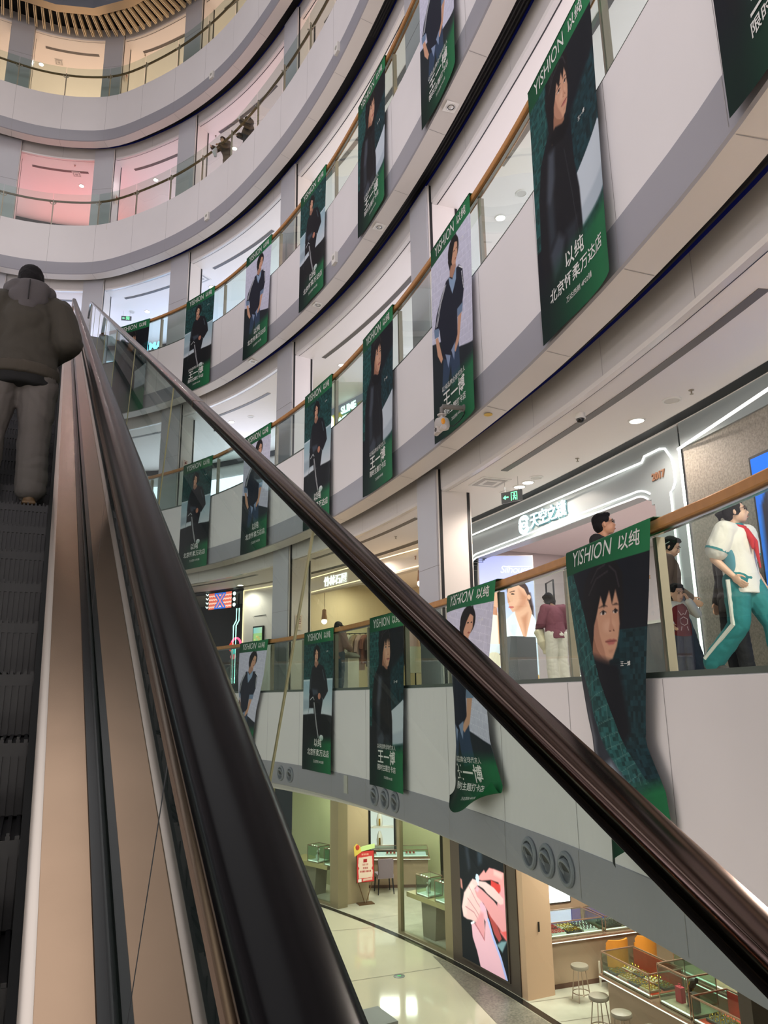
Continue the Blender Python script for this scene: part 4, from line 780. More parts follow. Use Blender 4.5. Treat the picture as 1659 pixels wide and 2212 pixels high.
def rack(s, o, turn, n, label):
    r = thing('clothes_rack', 'black clothes rail ' + label, 'clothes rack', frame(s, o, T2, turn))
    mb = MB(); mb.tube([(-.6, 0, 1.5), (.6, 0, 1.5)], .012, 8); mb.build('hanging_bar', [M_BLACK], r)
    for x in (-.6, .6): mb = MB(); mb.tube([(x, 0, 0), (x, 0, 1.5)], .012, 8); mb.tube([(x, -.22, .012), (x, .22, .012)], .012, 8); mb.build('stand', [M_BLACK], r)
    for i in range(n):
        x = -.5 + i * 1.0 / (n - 1); c = CL[(i * 3 + n) % 10]; M_ = frame(s, o, T2, turn) @ Matrix.Translation((x, 0, 1.46)) @ Matrix.Rotation(math.pi / 2 - .25, 4, 'Z')
        g = thing('hanging_garment', '%s garment, %s on the rail %s' % (['umber', 'camel', 'cream', 'taupe', 'rose', 'slate', 'khaki', 'russet', 'ivory', 'olive'][(i * 3 + n) % 10], ['first', 'second', 'third', 'fourth', 'fifth', 'sixth', 'seventh', 'eighth'][i], label), 'clothes', M_, 'garments on the rails of the stone house shop')
        mb = MB(); garment(mb, 0, 0, 0, .44, .75 + .08 * (i % 3)); mb.build('cloth', [mat('cloth_%d' % ((i * 3 + n) % 10), c, .9, bump=(18, .3))], g, smooth=0)
        mb = MB(); mb.tube([(-.06, 0, .0), (0, 0, .025), (.06, 0, 0)], .006, 6); mb.tube([(0, 0, .02), (0, 0, .05)], .004, 6); mb.build('hanger', [M_BLACK], g)
rack(21.0, 3.3, .7, 8, 'right of the man in the cap'); rack(19.25, 3.4, .5, 7, 'beside the gallery column'); rack(22.0, 4.9, 0, 7, 'at the back of the stone house shop')
pd = thing('display_pedestal', 'white display pedestal by the man in the cap', 'pedestal', frame(21.0, 2.72, T2)); mb = MB(); mb.box((0, 0, .42), (.34, .34, .84)); mb.build('block', [M_WPLASTIC], pd)
mb = MB(); mb.lathe([(.22, 0), (.26, .02), (.24, .06), (.14, .12), (.05, .14)], 18, M=Matrix.Scale(1.2, 4, (1, 0, 0))); tag(mb.build('folded_cloth', [mat('fold_grey', (120, 118, 112), .9, bump=(14, .8, .04))], M=frame(21.0, 2.72, T2 + .845)), 'crumpled grey garment lying on the white pedestal', 'clothes')
mb = MB(); mb.box((0, 0, .55), (.16, .16, 1.1)); tag(mb.build('tall_plinth', [M_WPLASTIC], M=frame(21.4, 2.95, T2), smooth=0), 'narrow white plinth behind the grey folded garment', 'pedestal')
dm = thing('dress_form', 'headless dress form in pale pink top and white skirt by the column', 'mannequin', frame(18.4, 2.7, T2))
mb = MB(); mb.lathe([(.16, .95), (.14, 1.05), (.17, 1.25), (.15, 1.38), (.05, 1.45), (.045, 1.5)], 18, M=Matrix.Scale(.7, 4, (0, 1, 0))); mb.build('pink_top', [mat('pink_cloth', (222, 180, 172), .9)], dm)
mb = MB(); mb.lathe([(.24, .38), (.2, .6), (.17, .8), (.155, .96)], 18); mb.build('skirt', [mat('ivory_cloth', (226, 220, 200), .9, bump=(12, .5, .03))], dm)
mb = MB(); mb.tube([(0, 0, .0), (0, 0, .5)], .015, 8); mb.lathe([(.16, 0), (.15, .02), (.02, .03)], 18); mb.build('stand', [M_BLACK], dm)
# white wall with directory screen
wall('wall_panel', 23.2, 24.93, T2, ZC2, o_, mat('panel_pale', (226, 220, 214), .5))
wl = thing('warm_corner_line', 'warm light line round the pale wall with the directory screen', 'light strip', Matrix.Identity(4))
mb = MB(); curve_tube(mb, [(s, 3.13) for s in srange(23.3, 24.9, .4)], o_ - .02, .012); mb.build('top_line', [M_LEDW], wl)
mb = MB(); curve_tube(mb, [(24.91, z) for z in srange(3.13, .2, .4)], o_ - .02, .014); mb.build('side_line', [M_LEDW], wl)
ks = thing('directory_screen', 'black framed directory screen glowing yellow green on the pale wall', 'screen', frame(24.27, o_ - .04, 1.52))
mb = MB(); mb.box((0, 0, 0), (.46, .06, .98)); mb.build('housing', [M_BLACK], ks, smooth=0)
def art_dir():
    a = Ink(40, 80, 2, (176, 220, 150)); a.grad(a.v < .18, (150, 214, 220), (190, 230, 200), a.u); RN = np.random.default_rng(3)
    for i in range(26): u, v = RN.random(2); a.poly([(u*.8, .2+v*.7), (u*.8+.2, .2+v*.7), (u*.8+.2, .24+v*.7), (u*.8, .24+v*.7)], [(232, 226, 140), (226, 190, 120), (140, 206, 150)][i % 3])
    return a
link('display', art_dir().mesh('display', flat(.40, .9), [print_mat('screen_print')]), ks, Matrix.Translation((0, -.032, 0)))
mb = MB(); mb.box((0, -.01, 0), (.55, .02, .012)); tag(mb.build('wall_slot', [M_BLACK], M=frame(24.25, o_, 2.32), smooth=0), 'thin black slot above the directory screen', 'slot')
# game shop with X board
wall('wall_dark_shop', 24.93, 31, T2, ZC2, 5.2, mat('shop_dark', (52, 50, 56), .4)); wall('wall_header', 24.93, 31, 3.16, ZC2, o_, mat('shop_dark'))
xb = thing('shop_board', 'glowing red board with big blue X over the dark game shop', 'sign', frame(25.76, o_ - .04, 2.91))
def art_x():
    a = Ink(80, 44, .5, (232, 108, 88)); RN = np.random.default_rng(5)
    for i in range(4): a.line([(.0, .16 + .23 * i), (1, .16 + .23 * i)], .02, (250, 176, 160)); a.line([(x / 20, .16 + .23 * i + .06 * (x % 2)) for x in range(21)], .01, (255, 222, 212))
    for c, w in (((30, 110, 220), .07), ((250, 140, 130), .026)): a.line([(.32, .06), (.5, .5), (.32, .95)], w, c); a.line([(.68, .06), (.5, .5), (.68, .95)], w, c)
    a.line([(.3, .04), (.7, .04)], .02, (30, 110, 220)); a.line([(.3, .96), (.7, .96)], .02, (30, 110, 220)); return a
link('board_face', art_x().mesh('board_face', flat(1.02, .5), [print_mat('board_print', 1.6)]), xb, Matrix.Translation((0, -.03, 0)))
mb = MB(); mb.box((0, 0, 0), (1.06, .05, .54)); mb.build('board_box', [M_BLACK], xb, smooth=0)
for z in (.17, 0, -.17): mb = MB(); mb.lathe([(.06, 0), (.05, .02), (.001, .025)], 14, M=Matrix.Translation((.62, -.02, z)) @ Matrix.Rotation(math.pi / 2, 4, 'X')); mb.build('bulb', [emis('bulb_white', (240, 255, 252), 3.5)], xb)
for z in (.2, .07, -.06, -.19): mb = MB(); mb.tube([(-.66, -.01, z + .05), (-.6, -.01, z), (-.54, -.01, z + .05)], .014, 6); mb.build('arrow_mark', [emis('bulb_white', (240, 255, 252), 3.5)], xb)
for j, ds in enumerate((0, .10)):
    mb = MB(); curve_tube(mb, [(25.06 + ds, 2.62), (25.06 + ds, 2.25), (25.16 + ds, 2.1), (25.16 + ds, .4)], o_ - .02, .018); tag(mb.build('neon_tube', [emis('neon_mint', (190, 255, 240), 3)]), ['inner', 'outer'][j] + ' mint white neon tube at the game shop edge', 'light', 'neon tubes of the game shop')
mn = thing('neon_figure', 'red, pink and teal glowing headphone shaped figure in the dark game shop', 'decoration', frame(25.75, 3.0, 1.55))
mb = MB(); mb.tube([(0, .06, ZC2 - 1.56), (0, .06, T2 - 1.55)], .015, 8); mb.build('mount_pole', [M_BLACK], mn)
mb = MB(); mb.tube([(.2 * math.cos(t), 0, .2 * math.sin(t) + .05) for t in [math.pi * i / 12 for i in range(13)]], .035, 8); mb.build('pink_arc', [emis('neon_pink', (255, 90, 140), 2.5)], mn)
mb = MB(); mb.ell((-.16, -.03, -.02), (.12, .05, .15)); mb.build('red_blob', [emis('neon_red', (255, 60, 50), 1.6)], mn); mb = MB(); mb.ell((-.06, -.06, -.16), (.1, .04, .09)); mb.build('teal_blob', [emis('neon_teal', (60, 200, 200), 1.4)], mn)
mb = MB(); mb.ell((-.1, -.02, -.32), (.12, .05, .08)); mb.build('pink_blob', [emis('neon_pink2', (240, 110, 120), 1.2)], mn)
for i in range(3): mb = MB(); curve_tube(mb, [(25.5 + .06 * i, 2.13 - .06 * i), (25.95 - .06 * i, 2.10 - .06 * i)], 3.6, .014); mb.tube([P(25.7, 3.6, 2.11 - .06 * i), P(25.7, 3.6, ZC2)], .004, 6); tag(mb.build('tube_light', [emis('neon_mint', (190, 255, 240), 3)]), ['upper', 'middle', 'lower'][i] + ' short tube light in the dark game shop', 'light', 'short tube lights in the game shop')
gb = thing('glass_bubble', 'clear glass bubble column by the game shop entrance', 'decoration', frame(24.85, 1.9, T2))
for z, r in ((.35, .12), (.62, .17), (.9, .09)): mb = MB(); mb.ell((0, 0, z), (r, r, r), n=18, m=12); mb.build('bubble', [glass('bubble_glass', (235, 245, 245))], gb)
mb = MB(); mb.tube([(0, 0, 0), (0, 0, 1.25)], .02, 8); mb.build('stem', [M_STEEL], gb)
# slime shop one floor up and a lit sign by the escalator head
T3 = FT[3]; wall('wall_slime', 20.5, 24.2, T3 + .2, T3 + 3.02, 3.6, mat('slime_yellow', (206, 200, 96), .5)); wall('wall_slime_header', 20.2, 24.3, T3 + 3.02, T3 + 3.25, 3.55, mat('slime_grey', (150, 160, 176), .35))
sg = thing('shop_sign', 'white glowing slime shop sign with pink drop emblem on yellow wall', 'sign', frame(22.05, 3.55, T3 + 2.82) )
mb = MB(); put_text(mb, 'SLIME', .30, Matrix.Translation((.012, .03, .165)), bold=.034); put_text(mb, '快乐星球馆', .26, Matrix.Translation((.072, .03, -.155)), bold=.022); mb.build('letter_return', [mat('return_green', (60, 140, 130), .4)], sg, smooth=0)
mb = MB(); put_text(mb, 'SLIME', .30, Matrix.Translation((.0, 0, .18)), depth=.015, bold=.012); put_text(mb, '快乐星球馆', .26, Matrix.Translation((.06, 0, -.14)), depth=.015, bold=.006); mb.build('lettering', [emis('sign_mint', (226, 255, 244), 1.8)], sg, smooth=0)
mb = MB(); mb.ell((-.92, 0, -.05), (.17, .03, .24)); mb.build('emblem', [emis('emblem_white', (255, 250, 250), 3)], sg); mb = MB(); mb.ell((-.95, -.02, -.02), (.07, .03, .15)); mb.ell((-.87, -.025, .02), (.03, .03, .1)); mb.build('emblem_pink', [emis('emblem_pink', (255, 70, 200), 2)], sg)
sg = thing('shop_sign', 'blue glowing letters seen between banners beside the escalator head', 'sign', frame(28.95, 2.6, FT[4] + 1.9))
mb = MB(); put_text(mb, 'MA', .36, Matrix.Translation((.25, 0, -.02)), depth=.02, bold=.01); mb.build('lettering', [emis('sign_blue', (90, 200, 255), 5)], sg, smooth=0); mb = MB(); mb.prism([(-.3, -.16), (-.06, -.16), (-.06, .2), (-.3, .14)], -.03, .0); mb.build('emblem', [emis('sign_blue', (90, 200, 255), 5)], sg, smooth=0)
# ================================================================== ground floor: jewellery shop seen under the lowest gallery
Z1 = F1
M_POL = mat('polished_floor', (206, 196, 172), .07, spec=.6, noise_=(.5, .06)); M_JFLOOR = mat('marble_tile', (196, 190, 172), .15, noise_=(2.2, .22))
M_TERR = mat('terrazzo', (132, 124, 112), .3, noise_=(26, .75)); M_OLIVE = mat('olive_bronze', (140, 128, 100), .35, metal=.3); M_TAN = mat('tan_panel', (196, 160, 132), .45); M_TANG = mat('tan_grey', (168, 148, 118), .5)
M_BROWN = mat('frame_brown', (82, 70, 62), .4, metal=.2); M_CTR = mat('counter_tan', (166, 140, 116), .4); M_ROSE = mat('rose_trim', (186, 150, 128), .25, metal=.7); M_CASEG = glass('case_glass', (236, 246, 242), 1.35)
M_GOLD = mat('gold', (236, 186, 70), .22, metal=1.); M_WARMW = emis('case_glow', (255, 246, 232), 2.2)
mb = MB(); mb.box((-6, 6, Z1 - .06), (44, 44, .12)); struct(mb.build('floor', [M_POL], smooth=0))
mb = MB(); sweep(mb, [(3.16, Z1 + .004), (11, Z1 + .004)], 8, 32, 0, .8); struct(mb.build('shop_floor', [M_JFLOOR], smooth=0))
mb = MB(); sweep(mb, [(3.02, Z1 + .006), (3.16, Z1 + .006)], 8, 32, 0, .5); struct(mb.build('floor_strip', [mat('floor_black', (24, 23, 22), .15)], smooth=0))
mb = MB(); q = [(.87, 17.17), (1.73, 13.85), (2.3, 11.5)] + [P(s, 3.0)[:2] for s in (12, 13, 14, 15, 16, 17, 18.2)]; mb.add([(x, y, Z1 + .005) for x, y in q], [tuple(range(len(q)))]); struct(mb.build('terrazzo_floor', [M_TERR], smooth=0))
mb = MB()
for (x0, y0), (x1, y1) in [((-6, 13.8), (.97, 16.49)), ((-6, 10.2), (2.2, 12.4)), ((-3, 18.6), (-.2, 19.2)), ((-3.2, 12), (-5, 20))]:
    d = Vector((y1 - y0, x0 - x1)).normalized() * .006; mb.add([(x0 + d.x, y0 + d.y, Z1 + .003), (x1 + d.x, y1 + d.y, Z1 + .003), (x1 - d.x, y1 - d.y, Z1 + .003), (x0 - d.x, y0 - d.y, Z1 + .003)], [(0, 1, 2, 3)])
for s in (14.2, 15.0, 15.8, 20.2, 21.0): a, b, t = P(s, 3.2), P(s - .4, 6.5), TV(s) * .005; mb.add([(a[0] + t[0], a[1] + t[1], Z1 + .007), (b[0] + t[0], b[1] + t[1], Z1 + .007), (b[0] - t[0], b[1] - t[1], Z1 + .007), (a[0] - t[0], a[1] - t[1], Z1 + .007)], [(0, 1, 2, 3)])
struct(mb.build('floor_joint_lines', [mat('joint_dark', (110, 98, 80), .4)], smooth=0)); bpy.context.scene.objects['floor_joint_lines'].name = 'floor_joint_line'
zt1 = T2 - 2.16
def pier(s0, s1, o0, o1, m, name='wall_pier', z1=None): mb = MB(); sweep(mb, [(o0, Z1), (o0, z1 or zt1), (o1, z1 or zt1), (o1, Z1)], s0, s1, 0, .2, closed=True, caps=True); return struct(mb.build(name, [m], smooth=20))
pier(22.08, 22.36, 3.2, 3.5, M_OLIVE); pier(19.78, 19.88, 3.2, 3.3, M_OLIVE); pier(17.98, 18.28, 3.2, 3.5, M_OLIVE); pier(24.6, 24.8, 3.2, 3.4, M_OLIVE)
# tan wall beside the entry
mb = MB(); a, b = (-1.27, 21.0), (-.55, 21.54); d = Vector((-(b[1] - a[1]), b[0] - a[0])).normalized() * .5
mb.add([(x, y, z) for z in (Z1, zt1) for x, y in (a, b, (b[0] + d.x, b[1] + d.y), (a[0] + d.x, a[1] + d.y))], [(0,1,2,3),(4,7,6,5),(0,4,5,1),(1,5,6,2),(2,6,7,3),(3,7,4,0)]); struct(mb.build('wall_tan', [M_TANG], smooth=0))
pier(16.02, 18.02, 3.18, 3.42, M_BROWN, 'wall_screen'); pier(15.86, 16.02, 3.2, 3.78, M_TAN); pier(15.98, 18.0, 3.42, 3.6, M_TAN)
mb = MB(); c = P(15.852, 3.48); mb.box((0, -.0, 0), (.03, .012, .16)); tag(mb.build('door_pull', [M_BLACK], M=frame(15.845, 3.5, Z1 + 1.15, math.pi / 2), smooth=0), 'small slot shaped pull on the tan panel by the hand screen', 'handle')
for s0_, s1_, l in [(22.36, 24.6, 'tall shop window pane left of the olive pillar'), (18.28, 19.8, 'tall shop window pane beside the hand screen')]:
    w_ = thing('shop_window', l, 'window', Matrix.Identity(4)); mb = MB(); sweep(mb, [(3.26, Z1 + .06), (3.26, zt1)], s0_, s1_, 0, .3); mb.build('glass_sheet', [M_CASEG], w_)
    mb = MB(); sweep(mb, [(3.2, Z1 + .008), (3.2, Z1 + .06), (3.32, Z1 + .06), (3.32, Z1 + .008)], s0_, s1_, 0, .3); mb.build('bottom_rail', [M_OLIVE], w_, smooth=0)
mb = MB(); sweep(mb, [(10.5, Z1), (10.5, zt1)], 8, 17, 0, .8); sweep(mb, [(6.2, Z1), (6.2, zt1)], 18.6, 19.6, 0, .8); struct(mb.build('wall_back', [M_TANG], smooth=0))
mb = MB(); sweep(mb, [(7.2, Z1), (7.2, zt1)], 22.4, 25, 0, .8); sweep(mb, [(4.6, Z1), (4.6, zt1)], 22.5, 25, 0, .8); struct(mb.build('wall_window_back', [mat('olive_pale', (196, 190, 150), .5)], smooth=0))
mb = MB(); sweep(mb, [(4.9, Z1), (4.9, zt1)], 18.9, 19.75, 0, .4); struct(mb.build('wall_olive_back', [mat('olive_pale')], smooth=0))
mb = MB(); mb.box((.4, 24.9, (Z1 + zt1) / 2), (5, .1, zt1 - Z1)); struct(mb.build('wall_rear', [mat('rear_olive', (120, 112, 96), .5)], smooth=0))
for x, y, e in [(3.9, 14.9, 160), (.4, 20.6, 110), (4.6, 12.4, 160), (.2, 23.4, 80)]: area('jewellery_lamp', (x, y, zt1 - .03), 1.0, e, (1, .92, .86) if x > 2 else (1, .94, .84))
for s in (17, 20, 23): area('corridor_fill_light', P(s, 1.7, zt1 - .04), .7, 70, (1, .96, .92))  # added unseen lights; their bounce off the floor lifts the soffits
for s, o, e in [(23.4, 3.9, 36), (19.1, 3.8, 36)]: area('window_lamp', P(s, o, zt1 - .04), .4, e, (1, .97, .8))
# hand screen
def zpt(x, y): v = None; u = (x - 70 - 55 * (y - 235) / 1400) / 600; v = (y - 235 - 235 * u) / (1375 + 60 * u); return (u, (.14 + v) / 1.14)
def art_hands():
    a = Ink(130, 230, 2.33 / 1.54, (26, 28, 32)); pg = lambda pts, c, s=.008: a.poly([zpt(*p) for p in pts], c, s); ln = lambda pts, w, c: a.line([zpt(*p) for p in pts], w, c)
    pg([(150, 200), (200, 200), (240, 520), (210, 560)], (44, 48, 56), .03); pg([(330, 250), (400, 280), (400, 480), (350, 500)], (46, 54, 64), .03); pg([(90, 640), (115, 660), (130, 780), (100, 760)], (196, 130, 124), .012)
    pg([(500, 550), (560, 570), (690, 630), (700, 860), (640, 880), (620, 740), (520, 700), (400, 700), (350, 680), (360, 640), (430, 570), (450, 610)], (232, 148, 150)); pg([(520, 700), (640, 770), (650, 880), (560, 860), (520, 780)], (206, 64, 62), .01); pg([(560, 580), (680, 640), (660, 700), (560, 640)], (242, 178, 178), .02)
    pg([(620, 880), (690, 780), (730, 1200), (735, 1460), (640, 1340), (600, 1000)], (222, 150, 160)); pg([(560, 1150), (640, 1180), (735, 1300), (735, 1460), (640, 1340)], (222, 92, 92), .03)
    pg([(470, 1080), (560, 1150), (655, 1410), (620, 1450), (560, 1350)], (170, 72, 72)); pg([(590, 1480), (650, 1440), (720, 1440), (660, 1570)], (120, 150, 160), .012)
    pg([(270, 665), (330, 690), (360, 700), (450, 720), (560, 800), (680, 940), (680, 1000), (640, 1008), (560, 940), (470, 860), (420, 800), (345, 750), (300, 790), (320, 850), (400, 940), (420, 1100), (440, 1330), (380, 1240), (250, 1170), (190, 1155), (140, 1120), (118, 1000), (150, 830)], (232, 188, 190))
    pg([(150, 830), (250, 700), (300, 760), (230, 860), (180, 1000), (190, 1100), (140, 1110), (120, 1000)], (240, 202, 202), .02); ln([(220, 760), (330, 960), (400, 1060)], .008, (206, 148, 154)); ln([(200, 900), (320, 1060), (430, 1240)], .008, (204, 146, 152)); ln([(170, 1000), (290, 1080), (420, 1290)], .008, (200, 140, 148))
    pg([(300, 800), (330, 755), (400, 810), (560, 960), (680, 1120), (730, 1320), (660, 1330), (520, 1150), (420, 980), (330, 890)], (222, 150, 156)); pg([(305, 800), (335, 760), (365, 800), (340, 840)], (236, 170, 190), .01)
    pg([(250, 1195), (300, 1215), (430, 1420), (445, 1200), (380, 1080), (368, 985), (395, 955), (455, 1040), (500, 1250), (560, 1400), (640, 1620), (700, 1800), (720, 1910), (380, 1745), (330, 1550), (270, 1380)], (230, 176, 194)); pg([(368, 985), (395, 955), (445, 1020), (440, 1080), (390, 1060)], (240, 176, 200), .01)
    ln([(480, 1180), (540, 1380), (640, 1640), (712, 1890)], .02, (170, 180, 236)); pg([(380, 1080), (420, 1100), (440, 1330), (430, 1420), (300, 1215)], (224, 150, 160), .02); ln([(430, 1420), (360, 1300), (300, 1220)], .008, (190, 110, 122))
    a.ell(zpt(338, 665), (.04, .05), (196, 216, 246)); ln([(345, 700), (348, 750)], .008, (200, 214, 240)); ln([(250, 1212), (288, 1196)], .012, (236, 236, 246)); return a
hs = thing('hand_screen', 'tall bright screen picturing clasped hands with a diamond ring', 'screen', frame(17.01, 3.15, (-5.09 - 2.76) / 2))
link('screen_face', art_hands().mesh('screen_face', flat(1.54, 2.33), [print_mat('hand_print', .62)]), hs, Matrix.Translation((0, -.012, 0)))
mb = MB(); mb.box((0, .01, 0), (1.6, .035, 2.39)); mb.build('bezel', [M_BROWN], hs, smooth=0)
mb = MB(); mb.lathe([(.11, 0), (.11, .006), (.085, .008), (.001, .008)], 22); pk = thing('floor_light', 'round green exit light set in the polished floor', 'floor light', Matrix.Translation((.16, 16.05, Z1)))
mb.build('ring', [mat('puck_grey', (70, 76, 70), .3, metal=.6)], pk); mb = MB(); mb.box((0, 0, .009), (.07, .035, .004)); mb.build('lamp', [emis('puck_green', (90, 230, 120), 1.2)], pk, smooth=0)
mb = MB(); mb.box((0, 0, .05), (.5, .7, .10)); tag(mb.build('floor_box', [mat('box_grey', (120, 120, 116), .5)], M=Matrix.Translation((-.28, 13.95, Z1)) @ Matrix.Rotation(.5, 4, 'Z')), 'low grey box on the polished floor, cut by the bottom edge beside the handrail', 'box')
# sign stand
ss_ = thing('sign_stand', 'bronze V legged stand with red notice board by the entry', 'sign', Matrix.Translation((-.63, 21.2, Z1)) @ Matrix.Rotation(.35, 4, 'Z'))
mb = MB(); mb.box((0, 0, .012), (.42, .26, .024)); mb.build('base', [mat('stand_bronze', (118, 88, 60), .35, metal=.7)], ss_)
for x in (-1, 1): mb = MB(); mb.tube([(x * .02, 0, .02), (x * .2, 0, .55), (x * .24, .0, 1.2)], .012, 8); mb.build('leg', [mat('stand_bronze')], ss_)
def art_notice():
    a = Ink(56, 90, 1.6, (206, 62, 62)); a.poly([(.1, .2), (.9, .17), (.93, .5), (.86, .58), (.94, .64), (.92, .86), (.1, .88), (.08, .6), (.14, .54), (.06, .48)], (236, 208, 192)); R_ = (168, 40, 44)
    a.poly([(.38, .26), (.6, .25), (.6, .36), (.38, .37)], R_)
    for y, n_, w_ in ((.44, 4, .09), (.55, 3, .1), (.66, 8, .085)):
        for i in range(n_): x = .5 + (i - n_ / 2) * w_; a.poly([(x + .012, y - .028), (x + w_ - .014, y - .032), (x + w_ - .014, y + .024), (x + .012, y + .028)], R_); a.line([(x + .02, y), (x + w_ - .02, y - .004)], .006, (236, 208, 192))
    for i in range(4): a.poly([(.28 + .11 * i, .075), (.36 + .11 * i, .07), (.36 + .11 * i, .125), (.28 + .11 * i, .13)], (236, 170, 150))
    a.poly([(.36, .90), (.9, .87), (.9, .95), (.36, .97)], (232, 190, 176)); a.poly([(.06, .9), (.26, .89), (.26, .99), (.06, 1)], (240, 236, 230)); return a
link('notice_board', art_notice().mesh('notice_board', flat(.46, .74), [print_mat('paper_print')]), ss_, Matrix.Translation((0, -.02, .90)))
mb = MB(); mb.box((0, .0, .90), (.5, .02, .78)); mb.build('board_frame', [mat('stand_bronze')], ss_, smooth=0)
mb = MB(); mb.prism([(-.12, 1.27), (.26, 1.33), (.26, 1.44), (-.06, 1.40), (-.16, 1.36)], -.03, -.01); mb.build('topper', [mat('topper_green', (206, 226, 150), .5)], ss_, smooth=0); mb = MB(); mb.prism([(-.3, 1.16), (-.22, 1.2), (-.12, 1.26), (-.14, 1.4), (-.24, 1.47), (-.32, 1.4)], -.035, -.01); mb.build('topper_badge', [mat('topper_yellow', (232, 200, 90), .5)], ss_, smooth=0); mb = MB(); mb.ell((-.22, -.04, 1.38), (.055, .012, .065)); mb.build('topper_drop', [mat('topper_red', (196, 60, 44), .5)], ss_)
# furniture -------------------------------------------------------
def stool(x, y, label, h=.57):
    r = thing('bar_stool', label, 'stool', Matrix.Translation((x, y, Z1)), 'round grey stools of the jewellery shop')
    mb = MB(); mb.lathe([(.0, h - .075), (.13, h - .075), (.155, h - .06), (.16, h - .03), (.15, h - .008), (.1, h), (.001, h + .002)], 24); mb.build('seat', [mat('stool_leather', (146, 134, 118), .4)], r)
    for k in range(4): a = math.pi / 4 + k * math.pi / 2 + .3; mb = MB(); mb.tube([(.1 * math.cos(a), .1 * math.sin(a), h - .07), (.165 * math.cos(a), .165 * math.sin(a), 0)], .009, 8); mb.build('leg', [mat('stool_metal', (176, 156, 140), .3, metal=.8)], r)
    mb = MB(); mb.tube([(.148 * math.cos(t), .148 * math.sin(t), .13) for t in [i * 2 * math.pi / 24 for i in range(24)]], .008, 6, closed=True); mb.build('foot_ring', [mat('stool_metal')], r)
stool(3.34, 14.76, 'round grey stool standing alone before the tan counter'); stool(3.30, 13.38, 'round grey stool, middle one in front of the red lined cases'); stool(3.46, 12.72, 'round grey stool left of the darkest stool at the red lined cases'); stool(3.72, 12.16, 'darkest round stool tucked at the bottom edge by the red lined cases')
def tub_chair(x, y, rot, label):
    r = thing('tub_chair', label, 'chair', Matrix.Translation((x, y, Z1)) @ Matrix.Rotation(rot, 4, 'Z'), 'orange tub chairs at the tan counter')
    M_OR = mat('orange_leather', (216, 134, 44), .45); n = 24; mb = MB(); vs = []; fs = []
    for i in range(n + 1):
        t = math.radians(-20 - 140 * 0) if False else math.radians(200 + (340 - 200) * 0) ; a = math.radians(-30 - 240 * 0 + 240 * i / n - 195 + 75)
        cs, sn = math.cos(a), math.sin(a); b = max(0, -sn); zt = .60 + .26 * min(1, b * 1.6) ; zt = .62 if b < .15 else zt
        for rr in (.26, .225): vs += [(rr * cs, rr * sn * .95, .42), (rr * cs * 1.04, rr * sn * .95, zt)]
    for i in range(n): a = i * 4; b = a + 4; fs += [(a, b, b + 1, a + 1), (a + 2, a + 3, b + 3, b + 2), (a + 1, b + 1, b + 3, a + 3), (a, a + 2, b + 2, b)]
    fs += [(0, 1, 3, 2), (n*4, n*4+2, n*4+3, n*4+1)]; mb.add(vs, fs); mb.build('tub_back', [M_OR], r, smooth=60)
    mb = MB(); mb.lathe([(.001, .40), (.21, .40), (.235, .42), (.235, .47), (.2, .5), (.001, .51)], 24); mb.build('seat', [mat('seat_brown', (92, 62, 44), .5)], r)
    for x_ in (-1, 1):
        for y_ in (-1, 1): mb = MB(); mb.box((x_ * .2, y_ * .19, .21), (.028, .028, .42)); mb.build('leg', [mat('leg_pale', (226, 216, 200), .4)], r, smooth=0)
    mb = MB(); mb.box((0, -.19, .12), (.4, .022, .025)); mb.box((0, .19, .12), (.4, .022, .025)); mb.build('foot_rail', [mat('leg_pale')], r, smooth=0)
tub_chair(4.10, 15.27, .33, 'orange tub chair on the left at the tan counter'); tub_chair(4.70, 15.50, .33, 'orange tub chair on the right at the tan counter')
ch = thing('upholstered_chair', 'mauve grey upholstered chair with dark legs inside the entry', 'chair', Matrix.Translation((-.15, 22.3, Z1)) @ Matrix.Rotation(.25, 4, 'Z'))
M_MAU = mat('mauve_fabric', (132, 116, 124), .8); mb = MB(); mb.box((0, .0, .45), (.44, .44, .1)); mb.build('seat', [mat('mauve_light', (168, 152, 168), .8)], ch); mb = MB(); mb.prism([(-.2, .42), (.2, .42), (.22, .86), (.19, .89), (-.19, .89), (-.22, .86)], -.24, -.17); mb.build('backrest', [M_MAU], ch)
for x in (-1, 1):
    for y in (-1, 1): mb = MB(); mb.tube([(x * .19, y * .19, .42), (x * .22, y * .23, 0)], .018, 6, taper=[.024, .014]); mb.build('leg', [M_BLACK], ch)
# trays of jewellery
def ring_mesh(r, t, m, seg=16):
    mb = MB(); mb.tube([(r * math.cos(a), r * math.sin(a), 0) for a in [i * 2 * math.pi / seg for i in range(seg)]], t, 6, closed=True); return mb.mesh('ring', [m])
RG = ring_mesh(.032, .007, M_GOLD); RS = ring_mesh(.03, .008, mat('silver', (226, 226, 226), .2, metal=1)); RR = ring_mesh(.026, .008, mat('red_gem', (190, 50, 40), .3))
def tray(M, w, d, base, ringm, nx, ny, label, standing=False):
    t = thing('jewellery_tray', label, 'tray', M, 'jewellery trays in the glass cases')
    mb = MB(); mb.box((0, 0, .015), (w, d, .03)); mb.build('pad', [base], t)
    for i in range(nx):
        for j in range(ny):
            m_ = Matrix.Translation(((i + .5) / nx * w - w / 2, (j + .5) / ny * d - d / 2, .045 if not standing else .06))
            link('ring', ringm, t, m_ @ (Matrix.Rotation(math.pi / 2 - .4, 4, 'X') if standing else Matrix.Rotation(.15, 4, 'X')))
M_PADW = mat('pad_white', (230, 226, 218), .6); M_PADD = mat('pad_dark', (74, 62, 58), .6); M_PADT = mat('pad_tan', (176, 146, 122), .6); M_RED = mat('case_red', (222, 70, 40), .5)
